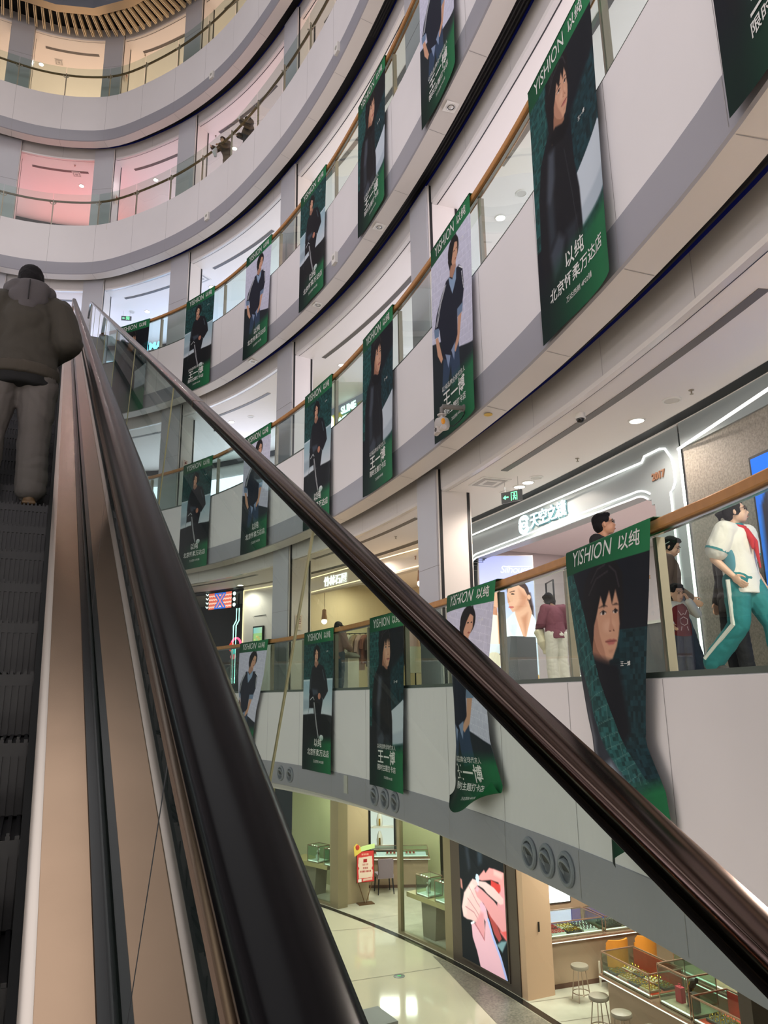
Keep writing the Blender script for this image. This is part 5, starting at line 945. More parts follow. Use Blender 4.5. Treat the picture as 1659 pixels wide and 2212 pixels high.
def vitrine(name, M, L, D, H, label, glow=M_WARMW, back=None):
    """glass box with rose metal edges on a lit deck, origin at deck centre"""
    v = thing(name, label, 'display case', M)
    mb = MB(); mb.box((0, 0, .012), (L, D, .024)); mb.build('deck', [M_CTR], v, smooth=0)
    mb = MB(); mb.box((0, -D / 2 + .02, .03), (L - .02, .02, .012)); mb.build('light_line', [glow], v, smooth=0)
    for c, dm in [((0, -D/2, H/2), (L, .006, H)), ((0, D/2, H/2), (L, .006, H)), ((-L/2, 0, H/2), (.006, D, H)), ((L/2, 0, H/2), (.006, D, H)), ((0, 0, H), (L, D, .006))]: mb = MB(); mb.box(c, dm); mb.build('glass_pane', [M_CASEG], v, smooth=0)
    mb = MB()
    for y in (-1, 1): mb.box((0, y * D/2, H), (L, .018, .018))
    for x in (-1, 1): mb.box((x * L/2, 0, H), (.018, D, .018))
    for x in (-1, 1):
        for y in (-1, 1): mb.box((x * L/2, y * D/2, H/2), (.012, .012, H))
    mb.build('metal_edge', [M_ROSE], v, smooth=0)
    if back: mb = MB(); mb.box((0, D/2 - .015, H/2), (L - .03, .012, H - .03)); mb.build('back_panel', [back], v, smooth=0)
    return v
def counter(M, L, D, h, label):
    c = thing('shop_counter', label, 'counter', M)
    mb = MB(); mb.box((0, .04, h / 2 - .02), (L - .12, D - .14, h - .06)); mb.build('body', [M_CTR], c)
    mb = MB(); mb.box((0, .0, h - .03), (L, D, .05)); mb.build('worktop', [M_ROSE], c)
    mb = MB(); mb.box((0, -.005, h - .045), (L + .006, D + .006, .012)); mb.build('edge_light', [M_WARMW], c, smooth=0)
    mb = MB(); mb.box((0, .04, .04), (L - .1, D - .12, .08)); mb.build('plinth', [mat('plinth_brown', (96, 66, 52), .5)], c, smooth=0)
ax = Vector((.945, .326, 0)); ay = Vector((-.326, .945, 0)); MC = lambda x, y, z=0: Matrix(((ax.x, ay.x, 0, 2.93 + ax.x * x + ay.x * y), (ax.y, ay.y, 0, 15.14 + ax.y * x + ay.y * y), (0, 0, 1, Z1 + z), (0, 0, 0, 1)))
counter(MC(1.6, .42), 3.3, .86, .84, 'long tan counter behind the orange chairs')
vitrine('glass_case', MC(.62, .45, .84), 1.12, .72, .26, 'flat glass case at the left end of the tan counter', back=mat('case_violet', (96, 90, 190), .5)); vitrine('glass_case', MC(1.9, .45, .84), 1.3, .72, .26, 'flat glass case behind the orange chairs on the tan counter', back=mat('case_violet'))
nm = ['first', 'second', 'third', 'fourth', 'fifth']
for i in range(3):
    for j in range(2): tray(MC(.28 + .34 * i, .26 + .26 * j, .866), .30, .22, [M_PADW, M_PADD][(i + j) % 2], [RR, RG, RS][i], 4, 2, '%s tray of %s pieces in the %s row of the left flat case' % (nm[i], ['red', 'gold', 'silver'][i], ['front', 'rear'][j]))
for i in range(3): tray(MC(1.5 + .4 * i, .36, .866), .34, .36, [M_PADD, M_PADD, M_PADW][i], RS, 4, 3, '%s tray of silver pieces in the case behind the orange chairs' % nm[i], standing=i < 2)
# rear wall and light box of the counter
mb = MB(); mb.box((1.7, 1.9, (zt1 - Z1) / 2), (4.6, .1, zt1 - Z1), 0, MC(0, 0)); mb.box((-.55, 1.1, (zt1 - Z1) / 2), (.08, 1.6, zt1 - Z1), 0, MC(0, 0)); struct(mb.build('wall_counter', [M_TAN], smooth=0))
lb = thing('picture_lightbox', 'bright white picture light box on the wall behind the tan counter', 'picture', MC(.95, 1.83, 1.65))
def art_light():
    a = Ink(40, 40, 1, (250, 246, 250)); a.line([(.1, .9), (.5, .5), (.9, .3)], .08, (238, 234, 246)); a.line([(.0, .6), (.5, .75)], .06, (236, 240, 246)); a.ell((.55, .5), (.03, .05), (226, 186, 160)); return a
link('picture_face', art_light().mesh('picture_face', flat(1.25, 1.4), [print_mat('bright_print', 2.0)]), lb, Matrix.Translation((0, -.02, 0)))
mb = MB(); mb.box((0, 0, 0), (1.3, .03, 1.45)); mb.build('frame', [M_BROWN], lb, smooth=0)
# red lined island
bx = Vector((.36, -.933, 0)); by = Vector((.933, .36, 0)); MI = lambda x, y, z=0: Matrix(((bx.x, by.x, 0, 3.42 + bx.x * x + by.x * y), (bx.y, by.y, 0, 13.62 + bx.y * x + by.y * y), (0, 0, 1, Z1 + z), (0, 0, 0, 1)))
counter(MI(1.5, .34), 3.0, .74, .80, 'island counter with red lined glass cases')
vitrine('glass_case', MI(.60, .34, .80), 1.14, .64, .32, 'low red lined glass case at the far end of the island', back=M_RED); vitrine('tall_glass_case', MI(1.66, .30, .80), .62, .5, .52, 'tall glass case with black bust on the island'); vitrine('glass_case', MI(2.5, .34, .80), .9, .64, .32, 'low red lined glass case at the near end of the island', back=M_RED)
mb = MB(); mb.box((0, 0, .014), (1.08, .58, .006)); tag(mb.build('red_liner', [M_RED], M=MI(.60, .34, .812), smooth=0), 'red cloth liner in the far low case of the island', 'cloth'); mb = MB(); mb.box((0, 0, .014), (.84, .58, .006)); tag(mb.build('red_liner', [M_RED], M=MI(2.5, .34, .812), smooth=0), 'red cloth liner in the near low case of the island', 'cloth')
for i in range(4):
    for j in range(2): tray(MI(.2 + .26 * i, .18 + .28 * j, .834), .22, .22, [M_PADD, M_PADT][(i + j) % 2], RG, 3, 2, '%s gold tray from the far end, %s row of the island case' % (nm[i], ['front', 'rear'][j]), standing=(j == 1 and i % 2 == 0))
for i in range(2): tray(MI(2.3 + .36 * i, .3, .834), .3, .3, M_PADD, RG, 3, 3, '%s gold tray in the near low case of the island' % nm[i], standing=True)
bu = thing('necklace_bust', 'dark curved bust with gold necklace in the tall glass case', 'display bust', MI(1.72, .34, .826)); mb = MB(); mb.tube([(-.04, 0, 0), (-.05, 0, .14), (-.03, 0, .28), (.05, 0, .36), (.1, 0, .37)], .05, 10, taper=[.06, .07, .065, .05, .035]); mb.build('bust', [mat('bust_dark', (70, 52, 46), .5)], bu); mb = MB(); mb.tube([(.02, .05, .34), (-.06, .06, .2), (-.08, 0, .12), (-.06, -.06, .2), (.02, -.05, .34)], .01, 6); mb.build('necklace', [M_GOLD], bu)
mb = MB(); mb.box((0, 0, .1), (.12, .08, .2)); mb.tube([(-.03, 0, .2), (-.02, 0, .24), (.02, 0, .24), (.03, 0, .2)], .005, 6); tag(mb.build('gift_bag', [mat('bag_red', (196, 30, 60), .5)], M=MI(1.50, .3, .826)), 'small crimson gift bag in the tall glass case', 'bag')
mb = MB(); mb.box((0, 0, .12), (.1, .1, .24)); tag(mb.build('ring_block', [mat('bust_dark')], M=MI(1.86, .24, .826), smooth=0), 'dark block stand beside the bust in the tall case', 'stand')
counter(MI(1.5, 1.5), 3.0, .7, .80, 'second counter behind the red lined island'); vitrine('glass_case', MI(1.1, 1.5, .80), 1.5, .6, .3, 'low glass case on the counter behind the island', back=M_RED)
pier(11.1, 11.3, 3.2, 3.5, M_BROWN)
# window displays and the lit counter inside the entry
def window_table(s, o, L, label, parts):
    t = thing('display_table', label, 'table', frame(s, o, Z1)); mb = MB(); mb.box((0, 0, .79), (L, .6, .1)); mb.build('table_top', [mat('olive_top', (176, 158, 112), .4)], t); mb = MB(); mb.prism([(-.25, 0), (.2, 0), (.28, .74), (-.3, .74)], -.2, .2); mb.build('pedestal', [mat('pedestal_grey', (128, 118, 100), .4)], t)
def small_case(s, o, label):
    M_ = frame(s, o, Z1 + .84); v = vitrine('small_glass_case', M_, .46, .4, .42, label); mb = MB(); mb.box((0, 0, .03), (.4, .34, .02)); mb.build('white_pad', [M_PADW], v, smooth=0)
    for i in range(4): mb = MB(); mb.lathe([(.016, .0), (.016, .012), (.001, .012)], 10, M=Matrix.Translation((-.15 + .1 * i, -.1, .40))); mb.build('spot', [M_LAMP], v)
    b = thing('neck_bust', 'white neck form in the ' + label.replace('small glass ', ''), 'display bust', frame(s, o, Z1 + .882)); mb = MB(); mb.tube([(-.02, 0, 0), (-.05, 0, .1), (-.03, 0, .2), (.03, 0, .27)], .04, 10, taper=[.05, .05, .04, .025]); mb.build('form', [M_PADW], b)
window_table(19.2, 3.72, 1.5, 'olive topped display table in the window beside the hand screen', 1); small_case(19.35, 3.66, 'small glass case, left one on the table beside the hand screen'); small_case(18.72, 3.66, 'small glass case, right one on the table beside the hand screen')
window_table(23.5, 3.75, 1.7, 'olive topped display table in the window left of the olive pillar', 1); small_case(23.35, 3.7, 'small glass case, left one in the window by the near handrail'); small_case(22.75, 3.7, 'small glass case, right one in the window by the near handrail')
mb = MB(); mb.box((0, 0, .02), (.34, .26, .03)); tag(mb.build('red_tray', [mat('tray_red', (206, 50, 44), .5)], M=frame(18.5, 3.72, Z1 + .84)), 'red pad on the display table beside the hand screen', 'tray')
counter(Matrix.Translation((.05, 23.05, Z1)), 2.2, .7, .80, 'lit glass counter behind the mauve chair'); v = vitrine('glass_case', Matrix.Translation((.05, 23.05, Z1 + .80)), 2.1, .62, .2, 'bright white lined case on the counter behind the mauve chair'); mb = MB(); mb.box((0, 0, .03), (2.0, .54, .012)); mb.build('white_liner', [emis('liner_white', (255, 252, 246), 1.1)], v, smooth=0)
for i in range(3): tray(Matrix.Translation((-.5 + .55 * i, 23.0, Z1 + .84)), .3, .3, M_PADW, RR, 3, 2, '%s white tray with red pieces in the bright case behind the mauve chair' % nm[i])
ni = thing('wall_niche', 'dark framed lit shelf niche with gold busts on the rear wall', 'shelf', Matrix.Translation((-.2, 24.8, Z1 + 1.35)))
mb = MB(); mb.box((0, .03, 0), (.74, .03, 1.3)); mb.build('back_board', [emis('niche_glow', (250, 250, 240), 1.0)], ni, smooth=0); mb = MB()
for c, d in [((-.38, -.08, 0), (.05, .26, 1.34)), ((.38, -.08, 0), (.05, .26, 1.34)), ((0, -.08, .67), (.8, .26, .04)), ((0, -.08, -.67), (.8, .26, .08))]: mb.box(c, d)
mb.build('niche_frame', [M_BLACK], ni, smooth=0)
for z in (-.6, -.05): mb = MB(); mb.box((0, -.08, z), (.7, .22, .05)); mb.build('shelf_board', [M_PADW], ni, smooth=0)
for z, l in ((-.57, 'lower'), (-.02, 'upper')): b = thing('gold_bust', 'white bust with gold piece on the %s shelf of the rear niche' % l, 'display bust', Matrix.Translation((-.28, 24.7, Z1 + 1.35 + z))); mb = MB(); mb.lathe([(.09, 0), (.1, .15), (.07, .3), (.03, .4)], 12); mb.build('form', [M_PADW], b); mb = MB(); mb.box((.0, -.1, .12), (.05, .02, .2)); mb.build('pendant', [M_GOLD], b)
# ================================================================== people
TMP = bpy.data.scenes.new('workbench')
def vox(mb, name, mats, size=.012, smooth=4, folds=None):
    me = bpy.data.meshes.new(name); me.from_pydata(mb.v, [], mb.f); o = bpy.data.objects.new('remesh_source', me); TMP.collection.objects.link(o)
    r = o.modifiers.new('r', 'REMESH'); r.mode = 'VOXEL'; r.voxel_size = size; r.use_smooth_shade = True
    if smooth: sm = o.modifiers.new('s', 'SMOOTH'); sm.factor = .5; sm.iterations = smooth
    TMP.view_layers[0].update(); dg = TMP.view_layers[0].depsgraph; out = bpy.data.meshes.new_from_object(o.evaluated_get(dg)); out.name = name
    bpy.data.objects.remove(o); bpy.data.meshes.remove(me); out.materials.clear()
    for m in (mats if isinstance(mats, (list, tuple)) else [mats]): out.materials.append(m)
    if folds:
        amp, fr = folds
        nv = len(out.vertices); co = np.empty(nv * 3, np.float32); no = np.empty(nv * 3, np.float32); out.vertices.foreach_get('co', co); out.vertices.foreach_get('normal', no); co = co.reshape(-1, 3); no = no.reshape(-1, 3)
        d = np.array([abs(noise.noise(Vector((x * fr[0] + noise.noise(Vector((x * 6, y * 6, z * 6))) * .8, y * fr[1], z * fr[2])))) for x, y, z in co.tolist()]) * 2 - .6
        out.vertices.foreach_set('co', (co + no * (amp * d)[:, None]).astype(np.float32).ravel())
    out.shade_smooth(); out.update(); return out
def limb(mb, a, b, ra, rb): mb.tube([a, tuple((Vector(a) + Vector(b)) / 2), b], ra, 14, taper=[ra, (ra + rb) / 2 * 1.03, rb]); mb.ell(a, (ra,) * 3, n=14, m=8); mb.ell(b, (rb,) * 3, n=14, m=8)
JOINTS = dict(pel=(0, 0, .94), chest=(0, 0, 1.27), neck=(0, -.01, 1.44), head=(0, .025, 1.60), shL=(-.18, 0, 1.40), shR=(.18, 0, 1.40), elL=(-.23, -.03, 1.13), elR=(.23, -.03, 1.13), wrL=(-.235, .05, .89), wrR=(.235, .05, .89),
              hiL=(-.09, 0, .92), hiR=(.09, 0, .92), knL=(-.10, .02, .50), knR=(.10, .02, .50), anL=(-.10, -.02, .08), anR=(.10, -.02, .08))
def hand(mb, w, d, side, curl=.6, k=1.):
    d = Vector(d).normalized(); up = Vector((0, 0, 1)); x = d.cross(up)
    if x.length < .2: x = Vector((1, 0, 0))
    x.normalize(); n = x.cross(d); w = Vector(w); fwd = Vector((0, 1, 0)); a = fwd - d * fwd.dot(d)
    a = a.normalized() if a.length > .2 else x                      # across the palm (thumb side forward)
    n = a.cross(d) * side
    R = Matrix((a, n, d)).transposed().to_4x4(); R.translation = w + d * .05
    mb.ell((0, 0, 0), (.042 * k, .017 * k, .055 * k), M=R, n=12, m=8)
    for i, (o, l) in enumerate(((.030, .068), (.010, .078), (-.010, .072), (-.029, .056))):
        p0 = Vector((o, 0, .04)); p1 = p0 + Vector((o * .1, -.012 * curl * side * -1, l * .5)); p2 = p1 + Vector((0, .6 * l * curl * .8 * side, l * .36))
        mb.tube([R @ (p0 * k), R @ (p1 * k), R @ (p2 * k)], .0088 * k, 8, taper=[.0095 * k, .009 * k, .0075 * k]); mb.ell(tuple(R @ (p2 * k)), (.0078 * k,) * 3, n=8, m=6); mb.ell(tuple(R @ (p1 * k)), (.009 * k,) * 3, n=8, m=6)
    t = [Vector((.034, 0, -.02)), Vector((.058, .012 * side, .012)), Vector((.062, .02 * side, .042))]
    mb.tube([R @ (q * k) for q in t], .01 * k, 8, taper=[.013 * k, .0105 * k, .0085 * k]); mb.ell(tuple(R @ (t[2] * k)), (.0086 * k,) * 3, n=8, m=6)
def person(name, label, M, H, J=None, head=(0, 0, 0), skin=(214, 170, 142), hair=(22, 20, 22), style='short', top=None, bottom=None, shoes=(60, 56, 54), voxel=.009, glasses=False, group=None, hands=(1, 1), hs=1.0, hdir=None):
    j = dict(JOINTS); j.update(J or {}); k = H / 1.72; S = Matrix.Scale(k, 4); hdir = hdir or {}
    root = thing(name, label, 'person', M @ S, group)
    HM = Matrix.Translation(j['head']) @ Matrix.Rotation(math.radians(head[0]), 4, 'Z') @ Matrix.Rotation(math.radians(head[1]), 4, 'X') @ Matrix.Rotation(math.radians(head[2]), 4, 'Y') @ Matrix.Scale(hs, 4)
    V = lambda n: Vector(j[n]); ms = mat('skin_%d_%d_%d' % skin, skin, .5, bump=(60, .06))
    b = MB(); lean = (V('chest') - V('pel')); mid = V('pel') + lean * .45
    b.ell(tuple(V('chest')), (.145, .098, .19)); b.ell(tuple(mid), (.125, .088, .17)); b.ell(tuple(V('pel')), (.145, .105, .13)); limb(b, j['neck'], tuple(V('head') + Vector((0, -.015, -.05))), .054, .05)
    for s in 'LR':
        limb(b, j['neck'], j['sh' + s], .06, .055); limb(b, j['sh' + s], j['el' + s], .052, .04); limb(b, j['el' + s], j['wr' + s], .041, .027)
        limb(b, j['hi' + s], j['kn' + s], .085, .056); limb(b, j['kn' + s], j['an' + s], .054, .036); b.ell(tuple(V('an' + s) + Vector((0, .06, -.045))), (.038, .11, .03))
        if hands['LR'.index(s)]:
            d = hdir.get(s) or (V('wr' + s) - V('el' + s)); hand(b, j['wr' + s], d, 1 if s == 'R' else -1)
    h_ = lambda c, r, **kw: b.ell(c, r, M=HM, **kw)
    h_((0, -.012, .018), (.074, .094, .098), n=20, m=14); h_((0, .018, -.045), (.062, .074, .068), n=18, m=12); h_((0, .045, -.085), (.036, .036, .026)); b.tube([HM @ Vector((0, .078, .015)), HM @ Vector((0, .098, -.022)), HM @ Vector((0, .102, -.034))], .01, 8, taper=[.008, .012, .014]); h_((0, .09, -.04), (.019, .014, .009))
    h_((0, .082, -.062), (.025, .013, .006)); h_((0, .081, -.073), (.022, .013, .006)); h_((0, .075, .032), (.052, .016, .012)); h_((-.03, .072, -.02), (.022, .018, .02)); h_((.03, .072, -.02), (.022, .018, .02))
    for x in (-1, 1): h_((x * .076, -.01, -.012), (.01, .018, .03))
    body = link('body', vox(b, 'body', ms, voxel / 1.35, 3), root); body['label'] = 'bare skin of face, neck and hands'
    # face details
    for x in (-1, 1):
        e = MB(); e.ell((x * .031, .083, .008), (.013, .008, .0065), M=HM, n=12, m=8); e.build('eye', [mat('eye_dark', (34, 26, 24), .3)], root)
        e = MB(); e.tube([HM @ Vector((x * .016, .090, .028)), HM @ Vector((x * .032, .0895, .033)), HM @ Vector((x * .052, .078, .028))], .0042, 6); e.build('eyebrow', [mat('hair_%d_%d_%d' % hair, hair, .7, spec=.15, bump=(70, .5))], root)
    e = MB(); e.tube([HM @ Vector((-.022, .089, -.066)), HM @ Vector((0, .0975, -.067)), HM @ Vector((.022, .089, -.066))], .0048, 6); e.build('mouth', [mat('lip', (164, 98, 90), .5)], root)
    # hair
    hb = MB(); hh = lambda c, r: hb.ell(c, r, M=HM, n=18, m=12)
    hh((0, -.03, .045), (.084, .094, .088)); hh((0, .03, .095), (.066, .055, .034)); hh((0, -.06, -.0), (.076, .062, .085))
    for x in (-1, 1): hh((x * .066, .005, .05), (.02, .05, .045))
    if style == 'fringe': hh((-.02, .07, .072), (.045, .03, .03)); hh((.03, .068, .072), (.04, .03, .028)); [hh((x * .075, .01, .0), (.016, .04, .06)) for x in (-1, 1)]
    if style == 'curly':
        RN = random.Random(3)
        for i in range(46): a = RN.uniform(0, 6.28); e_ = RN.uniform(.1, 1.4); hh((.085 * math.cos(a) * math.cos(e_), -.03 + .1 * math.sin(a) * math.cos(e_), .05 + .09 * math.sin(e_)), (.02, .02, .02))
    if style == 'bob': [hh((x * .07, -.01, -.03), (.024, .06, .09)) for x in (-1, 1)]; hh((0, -.075, -.05), (.075, .04, .075))
    if style == 'bun': hh((0, -.13, .02), (.045, .045, .045)); [hh((x * .068, -.0, .0), (.016, .045, .06)) for x in (-1, 1)]
    if style == 'tail': hb.tube([HM @ Vector((0, -.1, .04)), HM @ Vector((0, -.15, .0)), HM @ Vector((0, -.15, -.1)), HM @ Vector((0, -.12, -.17))], .03, 10, taper=[.03, .04, .034, .012]); [hh((x * .07, -.0, .0), (.014, .045, .05)) for x in (-1, 1)]
    if style == 'long': [hb.tube([HM @ Vector((x * .06, -.02, .03)), HM @ Vector((x * .09, -.01, -.1)), HM @ Vector((x * .1, .03, -.26))], .04, 10, taper=[.04, .045, .03]) for x in (-1, 1)]; hh((0, -.08, -.1), (.09, .05, .16))
    link('hair', vox(hb, 'hair', mat('hair_%d_%d_%d' % hair, hair, .7, spec=.15, bump=(70, .5)), .009, 2, (.003, (60, 60, 25))), root)
    if glasses:
        g = MB()
        for x in (-1, 1): g.tube([HM @ Vector((x * .034 + .026 * math.cos(t), .100 - .004 * abs(math.cos(t)), .006 + .019 * math.sin(t))) for t in [i * 2 * math.pi / 16 for i in range(16)]], .0026, 6, closed=True); g.tube([HM @ Vector((x * .06, .096, .01)), HM @ Vector((x * .078, .04, .012)), HM @ Vector((x * .08, -.01, .004))], .0026, 6)
        g.tube([HM @ Vector((-.01, .102, .008)), HM @ Vector((.01, .102, .008))], .0026, 6); g.build('spectacles', [mat('spectacle_frame', (70, 68, 66), .3, metal=.5)], root)
    if top:
        t = top.get('t', .018); c = MB(); sl = top.get('sleeve', 1.); hz = top.get('hem', .86); w = top.get('wide', 1.)
        c.ell(tuple(V('chest')), ((.145 + t) * w, .1 + t, .2 + t * .5), n=20, m=14); c.ell(tuple(mid), ((.138 + t) * w, .094 + t, .18), n=20, m=14); pz = Vector((V('pel').x, V('pel').y, max(hz + .10, .9))); c.ell(tuple(pz), ((.148 + t) * w, .108 + t, .12), n=20, m=14)
        q = [Vector((V('pel').x, V('pel').y, hz)), pz, mid, V('chest')]; nn = 24; vs = []
        for i, (p_, rx, ry) in enumerate([(q[0], .150, .112), (q[1], .150, .108), (q[2], .138, .094), (q[3], .14, .098)]): vs += [(p_.x + (rx + t) * w * math.cos(2*math.pi*a/nn), p_.y + (ry + t) * math.sin(2*math.pi*a/nn), p_.z) for a in range(nn)]
        fs = [(i*nn+a, i*nn+(a+1) % nn, (i+1)*nn+(a+1) % nn, (i+1)*nn+a) for i in range(3) for a in range(nn)] + [tuple(range(nn-1, -1, -1)), tuple(3*nn + a for a in range(nn))]; c.add(vs, fs)
        for s in 'LR':
            n0 = V('neck') + Vector((0, 0, -.035)); limb(c, tuple(n0), j['sh' + s], .058 + t * .6, .056 + t); sh, el, wr = V('sh' + s), V('el' + s), V('wr' + s)
            if sl <= .5: limb(c, tuple(sh), tuple(sh + (el - sh) * sl * 1.6), .056 + t, .056 + t * 1.3)
            else: limb(c, tuple(sh), tuple(el), .055 + t, .046 + t); limb(c, tuple(el), tuple(el + (wr - el) * (.62 if sl < .9 else .93)), .046 + t, .034 + t)
        link(top.get('name', 'top'), vox(c, 'top', mat('cloth_' + label[:24], top['c'], .85, bump=(24, .25), sheen=top.get('sheen', 0)), voxel, 4, top.get('folds', (.006, (9, 9, 7)))), root)
    if bottom:
        t = bottom.get('t', .014); c = MB(); c.ell(tuple(V('pel')), (.15 + t, .112 + t, .12), n=20, m=14)
        for s in 'LR':
            kn, an = V('kn' + s), V('an' + s); limb(c, j['hi' + s], tuple(kn), .09 + t, .064 + t); limb(c, tuple(kn), tuple(an + (kn - an) * .08), .062 + t, bottom.get('cuff', .05) + t)
        link('trousers', vox(c, 'trousers', mat('trouser_' + label[:24], bottom['c'], .85, bump=(30, .25)), voxel, 4, bottom.get('folds', (.007, (8, 8, 10)))), root)
        if bottom.get('stripe'):
            for s in 'LR':
                x = .095 + t if s == 'R' else -.095 - t; c = MB(); p = [Vector(j['hi' + s]) + Vector((x, 0, .0)), V('kn' + s) + Vector((x * .75, 0, 0)), V('an' + s) + Vector((x * .62, 0, .06))]
                c.tube(p, .022, 8, M=None); me = c.mesh('side_stripe', [mat('stripe_white', (214, 214, 208), .8)]); link('side_stripe', me, root)
    for s in 'LR':
        a = V('an' + s); c = MB(); c.ell((a.x, a.y + .07, a.z - .04), (.047, .125, .042), n=16, m=10); c.ell((a.x, a.y - .02, a.z - .01), (.045, .055, .06), n=16, m=10); c.box((a.x, a.y + .055, a.z - .075), (.088, .25, .022))
        link('shoe', vox(c, 'shoe', mat('shoe_%d_%d_%d' % shoes, shoes, .6), .011, 3), root)
    return root, j, HM
def att(root, name, mb, m, voxel=None, folds=None, smooth=3):
    if voxel: return link(name, vox(mb, name, m, voxel, smooth, folds), root)
    return mb.build(name, [m], root)
# the rider ahead on the escalator
q = EH * 5.26 + ER * -.232
rider, j, HM = person('person', 'man seen from behind riding the escalator, dark olive jacket, grey hood, grey trousers', Matrix.Translation((q.x, q.y, zn(5.08) + .012)) @ Matrix.Rotation(-AZ, 4, 'Z'), 1.74,
    dict(head=(-.01, .055, 1.60), neck=(0, 0, 1.45), shL=(-.19, 0, 1.375), shR=(.19, 0, 1.375), elL=(-.265, -.01, 1.19), elR=(.262, -.01, 1.19), wrL=(-.14, .24, 1.15), wrR=(.15, .24, 1.16), hiL=(-.11, 0, .92), hiR=(.11, 0, .92), knL=(-.15, .02, .5), knR=(.115, .03, .5), anL=(-.16, -.03, .09), anR=(.125, -.03, .09)), head=(0, -22, 6), style='short', shoes=(104, 80, 54), voxel=.010,
    top=dict(c=(54, 50, 43), t=.062, hem=.93, wide=1.05, name='jacket', folds=(.014, (6, 6, 5))), bottom=dict(c=(92, 86, 83), t=.040, cuff=.062, folds=(.013, (5, 5, 7))))
mb = MB(); n = 30
for z0, z1, r in ((.86, .955, 1.0),): mb.lathe([(.2 * r, z0), (.235 * r, z0 + .01), (.24 * r, (z0 + z1) / 2), (.235 * r, z1 - .01), (.2 * r, z1)], n, M=Matrix.Scale(.76, 4, (0, 1, 0)))
att(rider, 'waistband', mb, mat('rib_olive', (62, 56, 48), .9, brushed=(60, (1, 1, .05), .4)), .011, (.004, (40, 40, 2)))
mb = MB(); mb.lathe([(.19, .80), (.212, .81), (.215, .88), (.19, .89)], n, M=Matrix.Scale(.76, 4, (0, 1, 0))); att(rider, 'shirt_tail', mb, mat('shirt_black', (18, 18, 19), .9), .011, (.006, (9, 9, 2)))
mb = MB(); mb.ell((0, -.065, 1.50), (.155, .085, .075)); mb.ell((0, -.10, 1.43), (.13, .06, .09)); mb.ell((0, -.12, 1.37), (.07, .04, .07))
for x in (-1, 1): mb.ell((x * .105, .0, 1.50), (.065, .11, .07))
att(rider, 'hood', mb, mat('hood_grey', (74, 70, 72), .9, bump=(30, .3)), .010, (.012, (7, 7, 5)))
mb = MB(); mb.tube([(0, -.155, 1.53), (0, -.168, 1.45), (0, -.166, 1.38)], .004, 6); att(rider, 'hood_seam', mb, mat('seam_dark', (38, 36, 38), .9))
for x, s in ((-1, 'L'), (1, 'R')): mb = MB(); w = Vector(j['wr' + s]); e = Vector(j['el' + s]); limb(mb, tuple(w + (e - w) * .22), tuple(w + (e - w) * .06), .075, .066); att(rider, 'cuff', mb, mat('rib_olive'), .011)
mb = MB(); mb.box((.02, .33, 1.20), (.075, .01, .15)); att(rider, 'phone', mb, M_BLACK)
# walkers on the lowest gallery
def facing(s, off, deg, z=T2): return Matrix.Translation(P(s, off, z + .002)) @ Matrix.Rotation(math.radians(deg), 4, 'Z')
def stand(s, off, turn, z=T2): return Matrix.Translation(P(s, off, z + .002)) @ Matrix.Rotation(yaw(s) + math.radians(turn), 4, 'Z')
person('person', 'man with glasses in black top looking over the oak rail', facing(9.42, .62, -128), 1.70, dict(elL=(-.22, .06, 1.14), wrL=(-.2, .22, 1.08), elR=(.22, .06, 1.14), wrR=(.2, .22, 1.08)), head=(30, 10, 0), skin=(192, 144, 114), top=dict(c=(20, 20, 22), t=.022, sheen=0), bottom=dict(c=(34, 36, 42)), glasses=True)
girl, j, HM = person('person', 'girl in white teal school uniform with red scarf, striding right', facing(8.40, 1.35, -148), 1.60, dict(elR=(.25, -.1, 1.13), wrR=(.215, .05, .95), elL=(-.24, -.05, 1.12), wrL=(-.26, .06, .88), knR=(.10, -.02, .50), anR=(.11, -.36, .14), knL=(-.10, .2, .5), anL=(-.10, .26, .08)), head=(34, 6, 0), style='tail', glasses=True, hs=1.04, hands=(1, 1), skin=(216, 174, 150), shoes=(70, 66, 66),
    top=dict(c=(226, 220, 212), t=.044, sleeve=.42, hem=.79, wide=1.03, name='polo_shirt'), bottom=dict(c=(34, 118, 122), t=.036, cuff=.062, stripe=True))
mb = MB(); mb.tube([(.088 * math.cos(t), .0 + .084 * math.sin(t), 1.455 + .02 * math.cos(t + 1.5)) for t in [i * 2 * math.pi / 20 for i in range(20)]], .022, 8, closed=True); mb.tube([(.0, .11, 1.41), (.02, .165, 1.30), (.03, .175, 1.2)], .03, 8, taper=[.025, .034, .012]); mb.tube([(.0, .11, 1.41), (-.03, .165, 1.28), (-.05, .175, 1.02)], .03, 8, taper=[.025, .03, .01]); att(girl, 'red_scarf', mb, mat('scarf_red', (190, 30, 40), .8), .01)
for x, s in ((-1, 'L'), (1, 'R')):
    sh, el = Vector(j['sh' + s]), Vector(j['el' + s]); mb = MB(); p0 = sh + (el - sh) * .66; p1 = sh + (el - sh) * .73; mb.tube([p0, p1], .112, 16); att(girl, 'sleeve_band', mb, mat('band_teal', (40, 126, 132), .8))
mb = MB(); mb.ell((.172, -.0, 1.10), (.035, .07, .16)); att(girl, 'side_panel', mb, mat('panel_teal', (70, 132, 148), .8), .012)
mb = MB(); mb.lathe([(.085, 1.43), (.08, 1.47), (.07, 1.48)], 18); att(girl, 'collar', mb, mat('band_teal'))
